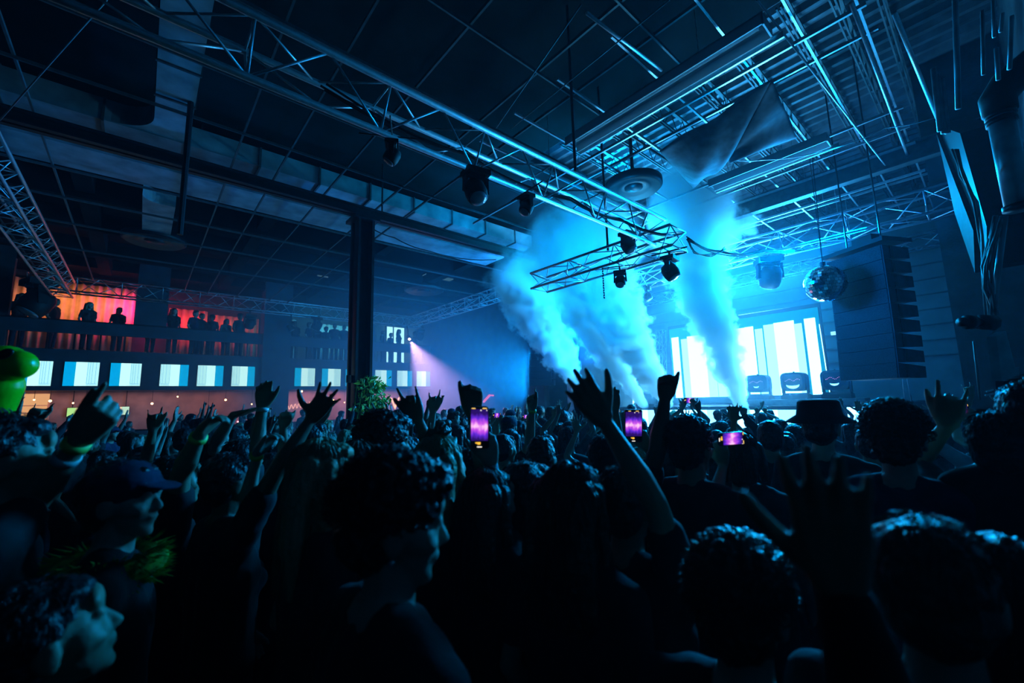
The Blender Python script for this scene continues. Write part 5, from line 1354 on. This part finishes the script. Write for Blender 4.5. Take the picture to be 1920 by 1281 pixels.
# ---- the rest of the crowd
UPR = lambda pose, x=.12, y=-.26, z=1.92, sl='short': {'w': (x, y, z), 'd': (.1, -.1, 1), 'n': (1, 0, 0), 'pose': pose, 'hint': (-.2, -1, -.4), 'sleeve': sl}
UPL = lambda pose, x=.12, y=.26, z=1.92, sl='short': {'w': (x, y, z), 'd': (.1, .1, 1), 'n': (1, 0, 0), 'pose': pose, 'hint': (-.2, 1, -.4), 'sleeve': sl}
VARIANTS = [
    (dict(hair='short', cloth=0, skin=1), 'person, short dark hair, black shirt', 0),
    (dict(hair='long', cloth=0, skin=0, woman=True, hairc=0), 'person, long dark hair, black top', 0),
    (dict(hair='curly', cloth=1, skin=2, hairc=0), 'person, curly dark hair, charcoal shirt', 0),
    (dict(hair='bob', cloth=3, skin=0, woman=True, hairc=1), 'person, brown bob, grey top', 0),
    (dict(hair='quiff', cloth=2, skin=0, hairc=1), 'person, brushed up brown hair, navy shirt', 0),
    (dict(hair='tail', cloth=0, skin=1, woman=True, hairc=1), 'person, brown ponytail, black top', 0),
    (dict(hair='short', cloth=2, skin=1, hat='cap', hairc=0), 'person in navy cap and shirt', 0),
    (dict(hair='wavy', cloth=1, skin=0, woman=True, hairc=2), 'person, wavy blond hair, charcoal top', 0),
    (dict(hair='short', cloth=1, skin=1, arms={'R': UPR('open')}), 'person in charcoal, one open hand up', 1),
    (dict(hair='curly', cloth=0, skin=2, arms={'L': UPL('point', z=1.95)}), 'person in black, one finger pointing up', 1),
    (dict(hair='long', cloth=3, skin=0, woman=True, arms={'R': UPR('wide', y=-.18, z=1.88), 'L': UPL('wide', y=.30, z=1.84)}), 'person in grey, both hands spread high', 1),
    (dict(hair='short', cloth=0, skin=0, arms={'R': UPR('fist', y=-.15, z=1.9, sl='long')}), 'person in long black sleeves, fist up', 1),
    (dict(hair='bob', cloth=4, skin=1, woman=True, arms={'R': UPR('phone', x=.26, y=-.08, z=1.74), 'L': UPL('phone', x=.26, y=.08, z=1.74)}), 'person in white, hands up filming', 2),
    (dict(hair='quiff', cloth=5, skin=1, arms={'L': UPL('horns', x=.2, y=.16, z=1.86)}), 'person in dark red, horned hand sign', 1),
]
def crowd():
    protos = []; LBS = {}
    for kw, lb, up_ in VARIANTS:
        p = person('person', vox=.0105, ratio=.32, **kw); protos.append(p); p.location = (0, 0, -50)
    used = [False]*len(protos)
    zones = [(130, 'under the balloon'), (290, 'below the menu board'), (470, 'below the middle screens'), (640, 'by the broad column'), (760, 'around the pillar foot'), (880, 'beneath the pink beam'), (1040, 'before the far loudspeakers'), (1230, 'under the twin jets'), (1400, 'around the tall jet'), (1560, 'below the stage screen'), (1720, 'below the big loudspeakers'), (3000, 'near the pipe wall')]
    rd = random.Random(11); n = 0; spots = []
    tries = 0
    cand = []
    D = 2.3
    while D < 22:
        step = .50+.035*(D-2.3)
        if D > 7: step = .78+.07*(D-7)
        a = -1.5+rd.uniform(0, 3)
        while a < 100:
            cand.append((D+rd.uniform(-.16, .16)*step*1.5, a)); a += math.degrees(step*1.12/D)*rd.uniform(.85, 1.15)
        D += step*.95
    for D, a in cand:
        x, y = D*math.cos(R(a)), D*math.sin(R(a))
        px, py, dd = proj((x, y, 1.6))
        if dd < 1.9 or px < -60 or px > 1990 or x > 10.6 or y > 22.3 or y < -.05 or (x > 7.1 and y < .95): continue
        if math.hypot(x-3.86, y-9.9) < .7: continue
        if any(math.hypot(x-ox, y-oy) < r+.16 for ox, oy, r in OCC): continue
        spots.append((x, y, px, D))
    print('crowd spots', len(spots))
    for x, y, px, D in spots[:290]:
        r = rd.random()
        upok = D > 3.3
        if upok and r < (.30 if D > 4.5 else .22): k = rd.choice([8, 9, 10, 11, 13, 8, 10, 12])
        else: k = rd.choice([0, 0, 1, 1, 2, 3, 4, 5, 6, 7, 0, 2])
        p = protos[k]
        c = copy_tree(p) if used[k] else p; used[k] = True
        s = rd.uniform(.93, 1.03) if VARIANTS[k][0].get('woman') is None else rd.uniform(.88, .97)
        if D < 3.4: s = min(s, .97)
        if D > 4 and 1230 < px < 1740: s = min(s, .90)
        yaw = math.atan2(5.5-y, 15-x)+rd.gauss(0, R(14))
        if a > 80: pass
        z_ = next(t for lim, t in zones if px < lim)
        band = 'close' if D < 4 else ('midway' if D < 8 else 'far')
        lb = f'{VARIANTS[k][1]}, {band}, {z_}'; LBS.setdefault(lb, []).append((D, c))
        c.location = (x, y, 0); c.rotation_euler = (0, 0, yaw); c.scale = (s, s, s)
        tag(c, lb, 'person', 'crowd '+z_)
        n += 1
        if k == 12 and D < 9:
            Rm = Matrix.Rotation(yaw, 3, 'Z'); cc = V((x, y, 0))+Rm @ V((.285, 0, 1.86))*s
            phone_obj(cc, Rm @ V((0, 0, -1)), Rm @ V((0, -1, 0)), .072, .15, 1, f'small lit phone held sideways, {band}, {z_}, over head {ORD[n % 12]}')
    for lb, lst in LBS.items():
        if len(lst) > 1:
            for i, (_, c) in enumerate(sorted(lst, key=lambda q: q[0])): c['label'] = lb+f', {ORD[min(i, 11)]} toward the stage'
    # balcony crowd
    bl = [(35, 1), (100, 0), (165, 7), (222, 5), (285, 3), (325, 1), (366, 4), (378, 0), (398, 2), (425, 3), (450, 2), (553, 0), (580, 4), (596, 1), (612, 2), (628, 0), (646, 5), (700, 2), (718, 0), (733, 4), (748, 1), (778, 2)]
    what = ['at the dark end beneath the side truss', 'under the dark spotlight at the orange curtain', 'with hair flung out before the orange curtain', 'dancing before the magenta light', 'leaning in front of the square column', 'just past the square column, bent to the rail', 'before the red curtain', 'tucked behind the rail at the red curtain', 'before the rose curtain', 'short, between two others by the rose curtain', 'right before the broad column', 'just past the broad column', 'second past the broad column', 'third past the broad column before the white curtain', 'fourth past the broad column before the white curtain', 'fifth past the broad column', 'touching the edge of the steel pillar', 'just past the steel pillar', 'second past the steel pillar', 'third past the steel pillar', 'fourth past the steel pillar', 'in the corner by the pink spotlight']
    for i, (qx, k) in enumerate(bl):
        p = protos[k]; c = copy_tree(p) if used[k] else p; used[k] = True
        P = onY(qx, 600, YB+.55+.15*(i % 2)); s = [1.2, 1.17, 1.14, 1.1, 1.05][i % 5]
        c.location = (P.x, P.y, 4.35); c.rotation_euler = (0, 0, R(-60)+rd.gauss(0, .4)); c.scale = (s, s, s)
        tag(c, 'balcony person ' + what[i], 'person', 'people on the balcony')
    for k, u in enumerate(used):
        if not u:
            for ch in list(protos[k].children): bpy.data.objects.remove(ch)
            bpy.data.objects.remove(protos[k])
    return n
crowd()
# ---- green balloon figure
b_ = dep(28, 690, 1.6)
t = thing('balloon', 'shiny green inflatable balloon head with a dark eye at the edge of the crowd', 'balloon', b_)
def balloon():
    m = Blob()
    r = lambda x, y, D=0: dep(x, y, 1.6+D)-b_
    m.cap([r(-30, 692), r(8, 684), r(36, 684)], [.078, .074, .054], 20)
    m.cap([r(-30, 700), r(-6, 725), r(-12, 775)], [.075, .075, .055], 20)
    return solid(m, 'balloon_body', M['balloon'], .007, t, 6)
balloon()
e_ = dep(-6, 664, 1.53)-b_
eye = MB().ball((0, 0, 0), (.033, .012, .017), 16, 10, Matrix((rt2, fw, up2)).transposed() @ Matrix.Rotation(R(-25), 3, 'Y'))
eo = eye.build('eye', M['gloss'], t, True); eo.location = dep(9, 664, 1.535)-b_
MB().tube([dep(-8, 760, 1.6)-b_, dep(-12, 900, 1.5)-b_, dep(-20, 1100, 1.4)-b_], .004, 6).build('stick', M['cable'], t)
for o in list(bpy.data.meshes):
    if o.users == 0: bpy.data.meshes.remove(o)
